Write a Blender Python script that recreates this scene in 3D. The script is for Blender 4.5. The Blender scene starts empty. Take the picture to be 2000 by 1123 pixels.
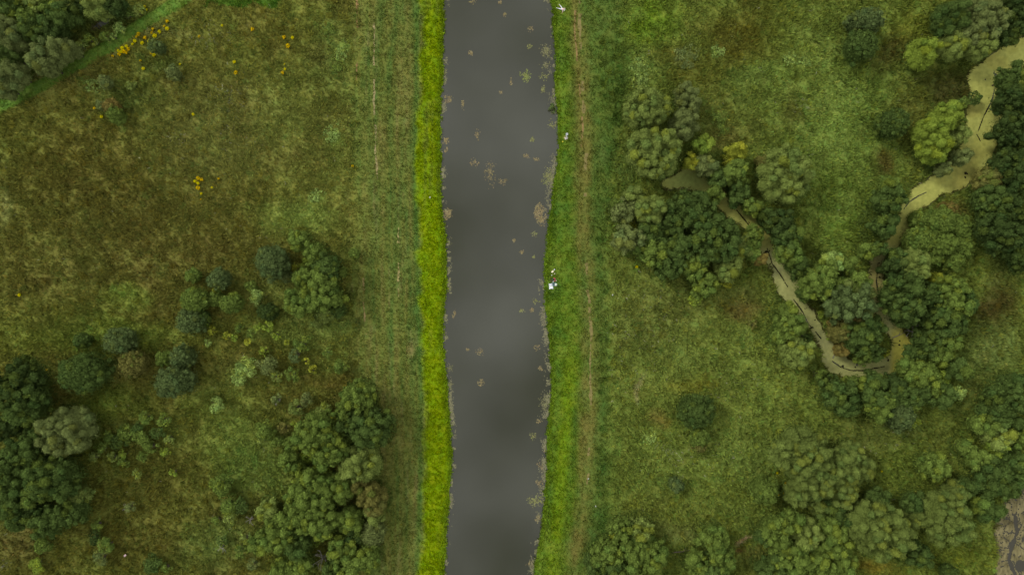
import bpy, math, random
import numpy as np

R = np.random.default_rng(7)
random.seed(7)
H = 133.333            # camera height above the meadow; 10 photo pixels = 1 m on the ground
C = bpy.context.scene.collection
WATER = -0.45

def gx(px): return (px - 1000.0) / 10.0
def gy(py): return (561.5 - py) / 10.0

# ------------------------------------------------------------------ colour and noise helpers
def lin(c, k=1.0):
    c = np.asarray(c, float) / 255.0
    return np.where(c <= 0.04045, c / 12.92, ((c + 0.055) / 1.055) ** 2.4) * k

def _hash(ix, iy, seed):
    h = (ix.astype(np.int64) * 374761393 + iy.astype(np.int64) * 668265263 + seed * 974711) & 0x7fffffff
    h = ((h ^ (h >> 13)) * 1274126177) & 0x7fffffff
    return ((h ^ (h >> 16)) & 0xffff) / 65535.0

def vnoise(x, y, seed):
    ix = np.floor(x); iy = np.floor(y)
    fx = x - ix; fy = y - iy
    fx = fx * fx * (3 - 2 * fx); fy = fy * fy * (3 - 2 * fy)
    a = _hash(ix, iy, seed); b = _hash(ix + 1, iy, seed)
    c = _hash(ix, iy + 1, seed); d = _hash(ix + 1, iy + 1, seed)
    return (a * (1 - fx) + b * fx) * (1 - fy) + (c * (1 - fx) + d * fx) * fy

def fbm(x, y, scale, seed, octaves=4):
    """about -1..1; scale = size in metres of the largest blotch"""
    s = np.zeros_like(x); amp = 1.0; tot = 0.0; f = 1.0 / scale
    ca, sa = math.cos(0.6), math.sin(0.6)
    for o in range(octaves):
        s += amp * (vnoise(x * f, y * f, seed + o * 17) * 2 - 1); tot += amp
        x, y = x * ca - y * sa + 13.7, x * sa + y * ca - 7.1
        amp *= 0.55; f *= 2.0
    return s / tot * 1.6

def sstep(a, b, t):
    t = np.clip((t - a) / (b - a), 0, 1)
    return t * t * (3 - 2 * t)

# ------------------------------------------------------------------ materials
def new_mat(name):
    m = bpy.data.materials.new(name); m.use_nodes = True
    nt = m.node_tree; nt.nodes.clear()
    out = nt.nodes.new('ShaderNodeOutputMaterial')
    return m, nt, out

def mat_plain(name, rgb, rough=0.8, noise=0.15, scale=8.0):
    m, nt, out = new_mat(name)
    b = nt.nodes.new('ShaderNodeBsdfPrincipled'); b.inputs['Roughness'].default_value = rough
    tc = nt.nodes.new('ShaderNodeTexCoord')
    n = nt.nodes.new('ShaderNodeTexNoise'); n.inputs['Scale'].default_value = scale; n.inputs['Detail'].default_value = 4
    r = nt.nodes.new('ShaderNodeMapRange'); r.inputs['To Min'].default_value = 1 - noise; r.inputs['To Max'].default_value = 1 + noise
    v = nt.nodes.new('ShaderNodeVectorMath'); v.operation = 'SCALE'; v.inputs[0].default_value = tuple(rgb)
    nt.links.new(tc.outputs['Object'], n.inputs['Vector']); nt.links.new(n.outputs['Fac'], r.inputs['Value'])
    nt.links.new(r.outputs['Result'], v.inputs['Scale']); nt.links.new(v.outputs[0], b.inputs['Base Color'])
    nt.links.new(b.outputs[0], out.inputs[0])
    return m

def mat_leaf(name, trans=0.25):
    m, nt, out = new_mat(name)
    a = nt.nodes.new('ShaderNodeVertexColor'); a.layer_name = 'Col'
    d = nt.nodes.new('ShaderNodeBsdfDiffuse'); t = nt.nodes.new('ShaderNodeBsdfTranslucent')
    mx = nt.nodes.new('ShaderNodeMixShader'); mx.inputs[0].default_value = trans
    nt.links.new(a.outputs[0], d.inputs[0]); nt.links.new(a.outputs[0], t.inputs[0])
    nt.links.new(d.outputs[0], mx.inputs[1]); nt.links.new(t.outputs[0], mx.inputs[2])
    nt.links.new(mx.outputs[0], out.inputs[0])
    return m

def mat_ground():
    m, nt, out = new_mat('meadow_ground')
    L = nt.links.new
    a = nt.nodes.new('ShaderNodeVertexColor'); a.layer_name = 'Col'
    tc = nt.nodes.new('ShaderNodeTexCoord')
    b = nt.nodes.new('ShaderNodeBsdfPrincipled'); b.inputs['Roughness'].default_value = 0.95
    b.inputs['Specular IOR Level'].default_value = 0.1
    n1 = nt.nodes.new('ShaderNodeTexNoise'); n1.inputs['Scale'].default_value = 2.2; n1.inputs['Detail'].default_value = 6; n1.inputs['Roughness'].default_value = 0.7
    n2 = nt.nodes.new('ShaderNodeTexNoise'); n2.inputs['Scale'].default_value = 0.6; n2.inputs['Detail'].default_value = 5
    r = nt.nodes.new('ShaderNodeMapRange'); r.inputs['From Min'].default_value = 0.3; r.inputs['From Max'].default_value = 0.7
    r.inputs['To Min'].default_value = 0.7; r.inputs['To Max'].default_value = 1.3
    hs = nt.nodes.new('ShaderNodeMapRange'); hs.inputs['From Min'].default_value = 0.3; hs.inputs['From Max'].default_value = 0.7
    hs.inputs['To Min'].default_value = 0.48; hs.inputs['To Max'].default_value = 0.52
    h = nt.nodes.new('ShaderNodeHueSaturation')
    L(tc.outputs['Object'], n1.inputs['Vector']); L(tc.outputs['Object'], n2.inputs['Vector'])
    L(n1.outputs['Fac'], r.inputs['Value']); L(n2.outputs['Fac'], hs.inputs['Value'])
    L(a.outputs[0], h.inputs['Color']); L(hs.outputs[0], h.inputs['Hue']); L(r.outputs[0], h.inputs['Value'])
    L(h.outputs[0], b.inputs['Base Color'])
    bp = nt.nodes.new('ShaderNodeBump'); bp.inputs['Strength'].default_value = 0.9; bp.inputs['Distance'].default_value = 0.4
    L(n1.outputs['Fac'], bp.inputs['Height']); L(bp.outputs[0], b.inputs['Normal'])
    L(b.outputs[0], out.inputs[0])
    return m

def mat_water(name, rgb, ior=1.42):
    m, nt, out = new_mat(name)
    L = nt.links.new
    tc = nt.nodes.new('ShaderNodeTexCoord')
    b = nt.nodes.new('ShaderNodeBsdfPrincipled'); b.inputs['Roughness'].default_value = 0.05; b.inputs['IOR'].default_value = ior
    n = nt.nodes.new('ShaderNodeTexNoise'); n.inputs['Scale'].default_value = 0.05; n.inputs['Detail'].default_value = 3
    r = nt.nodes.new('ShaderNodeMapRange'); r.inputs['From Min'].default_value = 0.3; r.inputs['From Max'].default_value = 0.7
    r.inputs['To Min'].default_value = 0.88; r.inputs['To Max'].default_value = 1.12
    v = nt.nodes.new('ShaderNodeVectorMath'); v.operation = 'SCALE'; v.inputs[0].default_value = tuple(rgb)
    L(tc.outputs['Object'], n.inputs['Vector']); L(n.outputs['Fac'], r.inputs['Value']); L(r.outputs[0], v.inputs['Scale'])
    L(v.outputs[0], b.inputs['Base Color'])
    n3 = nt.nodes.new('ShaderNodeTexNoise'); n3.inputs['Scale'].default_value = 1.2; n3.inputs['Detail'].default_value = 3
    L(tc.outputs['Object'], n3.inputs['Vector'])
    bp = nt.nodes.new('ShaderNodeBump'); bp.inputs['Strength'].default_value = 0.05; bp.inputs['Distance'].default_value = 0.05
    L(n3.outputs['Fac'], bp.inputs['Height']); L(bp.outputs[0], b.inputs['Normal'])
    L(b.outputs[0], out.inputs[0])
    return m

M_LEAF = mat_leaf('leaf'); M_GRASS = mat_leaf('grass_blade', 0.2); M_PAD = mat_leaf('floating_leaf', 0.0)
M_GROUND = mat_ground()
M_BARK = mat_plain('bark', (0.09, 0.07, 0.05), 0.9, 0.4, 6)
M_DEAD = mat_plain('bleached_wood', (0.17, 0.155, 0.125), 0.9, 0.3, 6)

# ------------------------------------------------------------------ mesh builders
def np_mesh(name, verts, faces, mat, col=None, smooth=False):
    """faces: list of int arrays (n,k); col: per-vertex linear rgb"""
    me = bpy.data.meshes.new(name)
    verts = np.asarray(verts, np.float32)
    me.vertices.add(len(verts)); me.vertices.foreach_set('co', verts.ravel())
    faces = [np.asarray(f, np.int32) for f in faces if len(f)]
    loops = np.concatenate([f.ravel() for f in faces])
    tot = np.concatenate([np.full(len(f), f.shape[1], np.int32) for f in faces])
    start = np.concatenate([[0], np.cumsum(tot)[:-1]]).astype(np.int32)
    me.loops.add(len(loops)); me.loops.foreach_set('vertex_index', loops)
    me.polygons.add(len(tot)); me.polygons.foreach_set('loop_start', start)
    me.polygons.foreach_set('use_smooth', np.full(len(tot), smooth, bool))
    if col is not None:
        a = me.color_attributes.new('Col', 'FLOAT_COLOR', 'POINT')
        c = np.ones((len(verts), 4), np.float32); c[:, :3] = col
        a.data.foreach_set('color', c.ravel())
    me.update(calc_edges=True)
    me.materials.append(mat)
    return me

def link(name, me, parent=None, **props):
    o = bpy.data.objects.new(name, me); C.objects.link(o)
    if parent: o.parent = parent
    for k, v in props.items():
        if v: o[k] = v
    return o

def empty(name, loc, label, cat, group=None):
    o = bpy.data.objects.new(name, None); C.objects.link(o); o.location = loc
    o['label'] = label; o['category'] = cat
    if group: o['group'] = group
    return o

def ico(sub):
    import bmesh
    bm = bmesh.new(); bmesh.ops.create_icosphere(bm, subdivisions=sub, radius=1.0)
    v = np.array([x.co[:] for x in bm.verts]); f = np.array([[y.index for y in x.verts] for x in bm.faces]); bm.free()
    return v, f
ICO2 = ico(2); ICO1 = ico(1)

class MB:
    """collects tubes and quads"""
    def __init__(s): s.v = []; s.f4 = []; s.f3 = []; s.n = 0
    def add(s, v, f4=None, f3=None):
        v = np.asarray(v, float); s.v.append(v)
        if f4 is not None and len(f4): s.f4.append(np.asarray(f4) + s.n)
        if f3 is not None and len(f3): s.f3.append(np.asarray(f3) + s.n)
        s.n += len(v)
    def tube(s, pts, radii, k=6):
        pts = np.asarray(pts, float); n = len(pts); ring = []
        for i in range(n):
            t = pts[min(i + 1, n - 1)] - pts[max(i - 1, 0)]; t = t / (np.linalg.norm(t) + 1e-9)
            u = np.cross(t, [0, 0, 1] if abs(t[2]) < 0.9 else [1, 0, 0]); u /= np.linalg.norm(u); w = np.cross(t, u)
            for j in range(k):
                a = 2 * math.pi * j / k
                ring.append(pts[i] + radii[i] * (math.cos(a) * u + math.sin(a) * w))
        q = [[i * k + j, i * k + (j + 1) % k, (i + 1) * k + (j + 1) % k, (i + 1) * k + j] for i in range(n - 1) for j in range(k)]
        b = len(ring); ring += [pts[0], pts[-1]]
        t3 = [[b, (j + 1) % k, j] for j in range(k)] + [[b + 1, (n - 1) * k + j, (n - 1) * k + (j + 1) % k] for j in range(k)]
        s.add(ring, q, t3)
    def ball(s, c, r, src=ICO1):
        s.add(src[0] * np.asarray(r) + np.asarray(c), None, src[1])
    def mesh(s, name, mat, col=None, smooth=True):
        fs = []
        if s.f4: fs.append(np.concatenate(s.f4))
        if s.f3: fs.append(np.concatenate(s.f3))
        return np_mesh(name, np.concatenate(s.v), fs, mat, col, smooth)

# ------------------------------------------------------------------ layout curves (photo survey, in photo pixels)
EL = np.array([(868,0),(866,100),(863,180),(861,250),(862,350),(864,420),(872,470),(873,560),(866,620),(866,680),(872,740),(880,830),(884,900),(878,960),(870,1060),(867,1123)], float)
ER = np.array([(1075,0),(1082,20),(1081,60),(1085,130),(1084,180),(1090,230),(1091,280),(1088,320),(1082,350),(1078,400),(1071,430),(1068,470),(1064,520),(1063,560),(1066,620),(1072,660),(1077,710),(1078,740),(1075,790),(1070,820),(1068,870),(1068,920),(1064,960),(1060,1020),(1054,1060),(1046,1100),(1043,1123)], float)
SL = np.array([(822,0),(818,180),(815,330),(818,400),(820,540),(825,640),(828,750),(830,900),(825,1000),(820,1123)], float)
FP = np.array([(1128,-90),(1130,0),(1135,100),(1139,200),(1146,300),(1141,400),(1143,480),(1148,560),(1153,650),(1154,740),(1152,850),(1148,930),(1138,1000),(1130,1060),(1124,1140),(1120,1210)], float)
TRK = np.array([(-90,260),(0,208),(100,157),(200,98),(284,45),(357,-2),(480,-90)], float)
CRK = np.array([(2070,60,29),(2000,98,26),(1945,132,28),(1928,155,36),(1930,200,32),(1926,245,38),(1908,295,34),(1878,335,29),(1835,362,21),(1797,387,21),(1776,412,18),(1768,442,16),(1750,472,13),(1728,488,11),(1715,512,13),(1713,550,16),(1717,590,15),(1732,620,13),(1752,648,17),(1764,680,22),(1750,708,21),(1725,720,17),(1690,724,18),(1655,722,22),(1632,708,21),(1616,682,15),(1600,652,12),(1583,622,16),(1562,596,18),(1542,562,21),(1525,530,17),(1506,500,13),(1490,462,12),(1472,438,16),(1440,418,16),(1412,398,13),(1380,364,18),(1348,348,24),(1305,358,11)], float)
POND = np.array([(2060,930),(2000,950),(1975,968),(1952,1000),(1945,1040),(1951,1090),(1946,1123),(1950,1190),(2060,1190)], float)

def edge(arr, y):
    py = 561.5 - y * 10
    return gx(np.interp(py, arr[:, 1], arr[:, 0]))

def canal_d(x, y):
    """metres outside the canal (negative in the water)"""
    wob = fbm(x, y, 1.6, 51, 3) * 0.22
    return np.maximum(edge(EL, y) - x, x - edge(ER, y)) * -1 * -1 + wob if False else np.where(x < -2, edge(EL, y) - x, x - edge(ER, y)) + wob

def poly_d(x, y, pts, width=None):
    """distance in metres to a polyline of photo pixels; with width: minus the local half width"""
    best = np.full(x.shape, 1e9)
    for i in range(len(pts) - 1):
        ax, ay = gx(pts[i][0]), gy(pts[i][1]); bx, by = gx(pts[i + 1][0]), gy(pts[i + 1][1])
        dx, dy = bx - ax, by - ay
        t = np.clip(((x - ax) * dx + (y - ay) * dy) / (dx * dx + dy * dy), 0, 1)
        d = np.hypot(x - ax - t * dx, y - ay - t * dy)
        if width: d = d - (pts[i][2] * (1 - t) + pts[i + 1][2] * t) / 10.0
        best = np.minimum(best, d)
    return best

def in_poly(x, y, P):
    ins = np.zeros(x.shape, bool); n = len(P)
    for i in range(n):
        x0, y0 = gx(P[i][0]), gy(P[i][1]); x1, y1 = gx(P[(i + 1) % n][0]), gy(P[(i + 1) % n][1])
        c = ((y0 > y) != (y1 > y)) & (x < (x1 - x0) * (y - y0) / (y1 - y0 + 1e-12) + x0)
        ins ^= c
    return ins

def creek_d(x, y):
    d = np.full(x.shape, 1e3)
    m = (x > 22) & (x < 125) & (y > -25) & (y < 60)
    if m.any(): d[m] = poly_d(x[m], y[m], CRK, True) + fbm(x[m], y[m], 2.0, 77, 3) * 0.45
    m = (x > 85) & (x < 125) & (y < -28) & (y > -75)
    if m.any():
        xx, yy = x[m], y[m]
        e = poly_d(xx, yy, POND) + fbm(xx, yy, 2.0, 78, 3) * 0.3
        d[m] = np.minimum(d[m], np.where(in_poly(xx, yy, POND), -e, e))
    # little pool in the corner thicket
    m = (np.abs(x + 80.5) < 8) & (np.abs(y - 51.4) < 8)
    if m.any():
        xx, yy = x[m] + 80.5, y[m] - 51.5
        u = xx * 0.9 + yy * 0.43; w = -xx * 0.43 + yy * 0.9
        d[m] = np.minimum(d[m], np.hypot(u / 1.9, w / 0.6) - 1 + fbm(xx, yy, 1.5, 79, 2) * 0.3)
    return d

def ground_z(x, y, cd=None, kd=None):
    cd = canal_d(x, y) if cd is None else cd
    kd = creek_d(x, y) if kd is None else kd
    z = fbm(x, y, 9.0, 31, 3) * 0.12 * sstep(1.5, 6, np.minimum(cd, kd))
    zc = np.where(cd > 0, WATER + sstep(0, 2.2, cd) * -WATER, WATER + np.maximum(cd, -3) * 0.6)
    zk = np.where(kd > 0, WATER + sstep(0, 1.4, kd) * -WATER, WATER + np.maximum(kd, -1.2) * 0.6)
    return np.minimum(zc, zk) + np.where((cd > 0) & (kd > 0), z, 0)

# ------------------------------------------------------------------ what grows where (seen colours, photo pixels)
BLOBS = [  # x, y, rx, ry, colour, strength
 (200,450,300,190,(66,61,26),.75),(120,300,160,110,(74,68,28),.5),(430,240,150,110,(86,86,42),.7),(600,230,110,140,(78,82,36),.6),
 (250,575,45,28,(84,96,36),.75),(230,650,150,40,(78,92,32),.7),(60,660,110,50,(80,88,32),.6),(420,490,60,40,(70,64,28),.5),
 (300,140,45,30,(56,66,28),.8),(250,195,50,30,(58,70,30),.7),(200,170,50,20,(80,88,42),.6),(330,60,60,20,(92,90,50),.5),(640,100,40,80,(66,78,34),.6),
 (590,430,80,40,(92,104,46),.8),(640,620,60,40,(88,98,44),.7),(600,640,110,30,(86,98,44),.6),(540,570,60,40,(84,92,42),.6),
 (540,690,90,35,(70,64,25),.65),(640,740,70,30,(74,64,26),.7),(450,690,60,40,(72,64,24),.5),(470,720,45,40,(94,98,48),.5),
 (470,870,80,60,(84,96,40),.8),(500,930,70,50,(78,94,40),.8),(300,930,90,50,(66,62,24),.6),(250,970,110,60,(68,66,25),.55),(270,1050,100,50,(68,64,25),.55),
 (410,800,50,40,(88,98,40),.6),(420,1060,80,40,(78,92,42),.7),(40,1060,60,50,(74,66,34),.7),(180,830,60,60,(66,78,26),.7),(220,790,80,40,(72,84,28),.6),
 (60,60,120,90,(52,60,26),.85),(200,40,70,40,(50,62,26),.8),(120,160,50,20,(86,76,40),.6),
 # beyond the footpath
 (1270,40,55,60,(84,108,22),.85),(1250,140,40,40,(92,112,48),.6),(1450,60,100,60,(78,76,26),.85),(1330,130,60,40,(84,82,30),.6),(1420,150,60,40,(80,80,28),.6),
 (1480,160,60,35,(96,116,50),.7),(1560,50,70,50,(92,104,40),.6),(1640,250,140,150,(94,114,48),.7),(1720,315,34,30,(72,62,28),.8),(1870,170,70,45,(58,58,26),.9),
 (1770,220,50,50,(84,80,34),.5),(1755,100,45,40,(80,72,34),.7),(1560,170,60,60,(90,104,42),.6),(1550,220,26,40,(78,76,32),.6),(1640,420,70,60,(84,104,36),.8),(1600,480,50,40,(78,96,36),.7),
 (1790,50,60,50,(92,98,30),.6),(1400,220,70,60,(92,98,44),.5),(1420,260,40,30,(88,84,38),.6),(1340,330,120,40,(78,96,36),.5),
 (1300,620,100,80,(88,94,44),.6),(1400,720,180,90,(96,108,46),.7),(1500,700,60,120,(98,112,46),.6),(1350,752,46,22,(98,99,32),.7),(1283,828,20,18,(106,94,42),.7),(1445,600,42,30,(86,76,38),.8),
 (1450,570,60,20,(96,104,48),.6),(1350,900,140,80,(92,106,44),.6),(1450,860,90,60,(98,112,48),.6),(1300,1000,70,40,(96,106,44),.6),(1340,1040,60,20,(106,114,58),.7),(1450,1010,90,30,(92,106,44),.6),
 (1500,900,80,50,(94,110,48),.6),(1550,800,70,40,(98,112,46),.7),(1700,850,120,40,(82,92,40),.7),(1770,920,60,60,(86,100,38),.7),(1850,830,60,40,(84,94,38),.6),
 (1700,1112,60,16,(102,92,30),.8),(1860,1090,60,30,(88,98,34),.8),(1945,600,45,60,(60,54,24),.9),(1960,520,40,50,(84,92,44),.5),(1940,690,50,50,(90,102,50),.7),(1900,770,40,50,(88,96,44),.6),
 (1850,420,40,30,(84,74,36),.6),(1480,1090,40,20,(100,102,50),.6),(1444,1072,10,8,(96,76,40),.9),(1454,1056,22,5,(150,126,98),.8),(1250,760,8,30,(130,120,84),.5),
 (802,355,7,5,(150,110,50),.9),(815,914,8,12,(136,126,96),.7),(812,980,16,30,(92,88,44),.6),(800,60,20,60,(88,90,42),.5),(775,200,20,40,(92,94,46),.5),(1124,605,9,26,(118,104,58),.85),(1132,665,10,12,(118,104,58),.8),
 (1145,452,26,8,(126,118,64),.7),(1080,552,4,7,(120,108,66),.7),(800,620,30,40,(88,90,40),.5),(740,500,16,60,(90,86,44),.5),(2,400,12,30,(120,122,70),.5),
 (1405,98,16,13,(98,113,50),.55),(1545,118,15,12,(98,113,50),.55),(1578,122,9,7,(98,113,50),.55),(1470,165,22,18,(98,113,50),.55),(1445,195,20,16,(98,113,50),.55),(1515,185,18,14,(98,113,50),.55),(1570,60,18,14,(98,113,50),.55),(1605,60,25,20,(98,113,50),.55),(1590,120,28,22,(98,113,50),.55),(1630,90,22,18,(98,113,50),.55),(1560,255,20,16,(98,113,50),.55),(1510,240,18,14,(98,113,50),.55),(1620,290,36,29,(98,113,50),.55),(1600,420,36,29,(98,113,50),.55),(1660,400,30,24,(98,113,50),.55),(1620,180,30,24,(98,113,50),.55),(1345,112,20,16,(98,113,50),.55),(1255,140,24,19,(98,113,50),.55),(650,260,18,14,(98,113,50),.55),(617,385,15,12,(98,113,50),.55),(664,104,13,10,(98,113,50),.55),(470,725,26,21,(98,113,50),.55),(1250,30,22,18,(98,113,50),.55),(1440,660,30,24,(98,113,50),.55),(1330,690,30,24,(98,113,50),.55),
]
BLOOMS = [(410,70,45,25,.5),(440,200,40,45,.55),(350,270,30,20,.7),(460,265,40,40,.35),(1290,600,90,60,.16),(1240,680,60,60,.22),(1310,880,45,30,.5),(1430,760,60,30,.3),(1370,900,80,60,.12),(1740,850,80,40,.1),(15,1095,20,20,.4),(1550,205,40,30,.3)]

def mixc(col, target, f):
    return col + (np.asarray(target)[None, :] - col) * f[:, None]

def ground_color(x, y, cd, kd):
    px = x * 10 + 1000; py = 561.5 - y * 10
    wx = fbm(x, y, 7.0, 11, 4); wy = fbm(x + 400, y - 90, 7.0, 12, 4)
    n1 = fbm(x, y, 14.0, 3, 5); n2 = fbm(x, y, 3.0, 5, 4); n3 = fbm(x + 77, y, 5.0, 8, 4)
    left = px < 970
    col = np.where(left[:, None], lin((77, 77, 31))[None], lin((91, 103, 41))[None])
    col = mixc(col, lin((74, 88, 34)), np.clip(n1, 0, 1) * 0.4)
    col = mixc(col, lin((74, 66, 29)), np.clip(-n1, 0, 1) * np.where(left, 0.35, 0.15))
    qx = px + wx * 22; qy = py + wy * 22
    for (bx, by, rx, ry, c, s) in BLOBS:
        m = np.abs(px - bx) < rx * 1.6 + 40
        if not m.any(): continue
        d = np.sqrt(((qx - bx) / rx) ** 2 + ((qy - by) / ry) ** 2)
        f = sstep(1.5, 0.2, d) * s * np.where(left, .85, 1.0)
        col = mixc(col, lin(c), f)
    col = mixc(col, lin((96, 106, 48)), np.clip(n2 - 0.25, 0, 1) * 0.22)
    col = mixc(col, lin((66, 58, 26)), np.clip(n3 - 0.3, 0, 1) * np.where(left, 0.5, 0.25))
    # bright green field corner at the top
    P = np.array([(395,-90),(640,-90),(590,-5),(520,20),(430,33),(392,20)], float)
    col = mixc(col, lin((54, 78, 22)), in_poly((qx - 1000) / 10, (561.5 - qy) / 10, P) * 0.9)
    # mown verge on the near bank: long streaks along the canal
    streak = fbm(x * 3.2, y * 0.22, 3.0, 21, 4); st2 = fbm(x * 6, y * 0.3, 3.0, 22, 3)
    sl = edge(SL, y) * 10 + 1000
    lv = sstep(664, 724, px + wx * 14 + n2 * 10) * left
    vc = mixc(np.repeat(lin((86, 95, 40))[None], len(x), 0), lin((98, 96, 48)), np.clip(streak, 0, 1) * 0.8)
    vc = mixc(vc, lin((64, 88, 36)), np.clip(-streak + st2 * .4, 0, 1) * 0.8)
    vc = mixc(vc, lin((118, 110, 66)), np.clip(st2 + n2 * .5 - 0.55, 0, 1) * 0.7)
    col = np.where((lv > 0)[:, None], col + (vc - col) * (lv * 0.9)[:, None], col)
    col = mixc(col, lin((58, 88, 32)), np.exp(-((px - sl + 6 + wx * 2) / 6.0) ** 2) * left * 0.6)
    # lime strip between verge and water
    ls = sstep(-6, 7, px - sl + n2 * 9) * left * (cd > -0.4)
    lc = mixc(np.repeat(lin((118, 141, 4))[None], len(x), 0), lin((100, 126, 12)), np.clip(streak * .7 + n2 * .5, 0, 1))
    lc = mixc(lc, lin((128, 142, 8)), np.clip(-n1, 0, 1) * 0.2)
    lc = mixc(lc, lin((104, 116, 44)), np.clip(n3 + st2 * .6 - .35, 0, 1) * .6)
    lc = mixc(lc, lin((92, 116, 26)), sstep(1.3, 0.2, cd) * 0.6)
    col = np.where((ls > 0)[:, None], col + (lc - col) * ls[:, None], col)
    # far bank: bank grass, worn track, rough dark verge
    fp = edge(FP, y) * 10 + 1000
    re = np.interp(py, [0, 200, 350, 500, 1123], [1222, 1224, 1200, 1192, 1194]) + wx * 5
    rv = sstep(re + 14, re - 22, px + n2 * 9) * (~left) * (.75 + .25 * np.clip(n3 + .5, 0, 1))
    dk = mixc(np.repeat(lin((74, 96, 36))[None], len(x), 0), lin((60, 86, 33)), np.clip(n3 + .2, 0, 1) * .9)
    dk = mixc(dk, lin((88, 106, 48)), np.clip(n2 + streak * .4 - .1, 0, 1) * .7)
    col = np.where((rv > 0)[:, None], col + (dk - col) * (rv * 0.92)[:, None], col)
    bank = sstep(fp - 6, fp - 26, px + n2 * 5) * (~left) * (cd > -0.4)
    bc = mixc(np.repeat(lin((82, 106, 26))[None], len(x), 0), lin((66, 96, 30)), np.clip(n3, 0, 1))
    bc = mixc(bc, lin((112, 136, 10)), sstep(600, 800, py) * sstep(0.4, 0.0, np.abs((px - 1098 + (py - 900) * .09) / 40) - .1) * .5)
    bc = mixc(bc, lin((104, 124, 40)), np.clip(n2, 0, 1) * .6)
    bc = mixc(bc, lin((98, 122, 24)), sstep(1.2, 0.1, cd) * .6)
    col = np.where((bank > 0)[:, None], col + (bc - col) * bank[:, None], col)
    wear = np.exp(-((px - fp + 4 + wx * 3) / 17.0) ** 2) * 1.25 * (~left)
    col = mixc(col, lin((104, 100, 46)), np.clip(wear * (0.45 + n3 * 0.5 + streak * .3), 0, 0.8))
    # mown grass track
    m = (px < 520) & (py < 300)
    if m.any():
        d = poly_d(x[m], y[m], TRK) + n2[m] * .15
        tc = mixc(np.repeat(lin((72, 96, 32))[None], m.sum(), 0), lin((84, 104, 42)), np.exp(-(d / .28) ** 2) * .6)
        f = sstep(1.55, 1.05, d)
        col[m] = col[m] + (tc - col[m]) * f[:, None]
    td = np.full(len(x), 99.0)
    if m.any(): td[m] = d
    # mud under the water and at the creek margin
    col = mixc(col, lin((70, 62, 40)), sstep(0.5, -0.1, kd) * .8)
    col = mixc(col, lin((70, 66, 44)), sstep(0.05, -0.3, cd) * .9)
    lbase = np.interp(py, [0, 600, 800], [1.86, 1.82, 1.58])
    gl = np.where(left, lbase * (1 - lv) + 1.22 * lv, 1.30); gl = np.where(ls > .5, .82, gl)
    gl = np.where(td < 1.4, 1.32, gl); gl = np.where(bank > .5, .92, gl); gl = np.where((rv > .5) & (bank <= .5), 1.02, gl)
    gl = gl * np.where((np.abs(x) > 110) | (np.abs(y) > 66), .62, 1.0)
    tint = 1 + (np.array([1.06, 1.13, 1.08])[None] - 1) * (left * (1 - lv) * (ls < .5) * (td > 1.4))[:, None]
    return col * gl[:, None] * tint

# ------------------------------------------------------------------ ground sheet
def axis(a, b, step):
    core = np.arange(a, b + step / 2, step)
    out = []; s = step
    while sum(out) < 2500: s *= 1.35; out.append(s)
    c = np.cumsum(out)
    return np.concatenate([(a - c)[::-1], core, core[-1] + c])
GAIN = 1.0
xs = axis(-108, 108, 0.3); ys = axis(-64, 64, 0.3)
X, Y = np.meshgrid(xs, ys); X = X.ravel(); Y = Y.ravel()
cd = canal_d(X, Y); kd = creek_d(X, Y)
Z = ground_z(X, Y, cd, kd)
col = ground_color(X, Y, cd, kd)
nx, ny = len(xs), len(ys)
i = (np.arange(ny - 1)[:, None] * nx + np.arange(nx - 1)[None]).ravel()
F = np.stack([i, i + 1, i + nx + 1, i + nx], 1)
link('ground', np_mesh('ground', np.stack([X, Y, Z], 1), [F], M_GROUND, col * GAIN, True), kind='structure',
     label='rough green and brown meadow ground on both banks', category='ground')

# canal water and creek water
def sheet(x0, x1, y0, y1, z):
    return np.array([(x0, y0, z), (x1, y0, z), (x1, y1, z), (x0, y1, z)])
link('canal_water', np_mesh('canal_water', sheet(-19, 14, -2500, 2500, WATER), [[[0, 1, 2, 3]]], mat_water('canal_water', (0.025, 0.027, 0.015), 1.42)),
     kind='structure', label='straight grey canal of still cloudy water', category='water')
mw = mat_water('creek_water', (0.022, 0.020, 0.010), 1.33)
cv = []; cf = []
for k in range(len(CRK)):
    a = CRK[max(k - 1, 0)]; b = CRK[min(k + 1, len(CRK) - 1)]; t = np.array([gx(b[0]) - gx(a[0]), gy(b[1]) - gy(a[1])]); t /= np.linalg.norm(t)
    n = np.array([-t[1], t[0]]); c = np.array([gx(CRK[k][0]), gy(CRK[k][1])]); w = CRK[k][2] / 10 + 0.7
    cv += [(*(c - n * w), WATER), (*(c + n * w), WATER)]
    if k: cf.append([2 * k - 2, 2 * k, 2 * k + 1, 2 * k - 1])
link('creek_water', np_mesh('creek_water', cv, [cf], mw), kind='structure', label='dark creek winding between the trees under duckweed', category='water')
pv = [(gx(p[0]) - 1.0 * (p[0] < 2050), gy(p[1]), WATER) for p in POND]
link('pond_water', np_mesh('pond_water', pv, [[list(range(len(pv)))]], mw), kind='structure', label='dark pond water in cracks of the muddy mat', category='water')
link('pool_water', np_mesh('pool_water', sheet(-83.5, -77.5, 49.3, 53.4, WATER), [[[0, 1, 2, 3]]], mat_water('pool_water', (0.10, 0.10, 0.09))), kind='structure', label='small pale pool beside the corner thicket', category='water')

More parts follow.
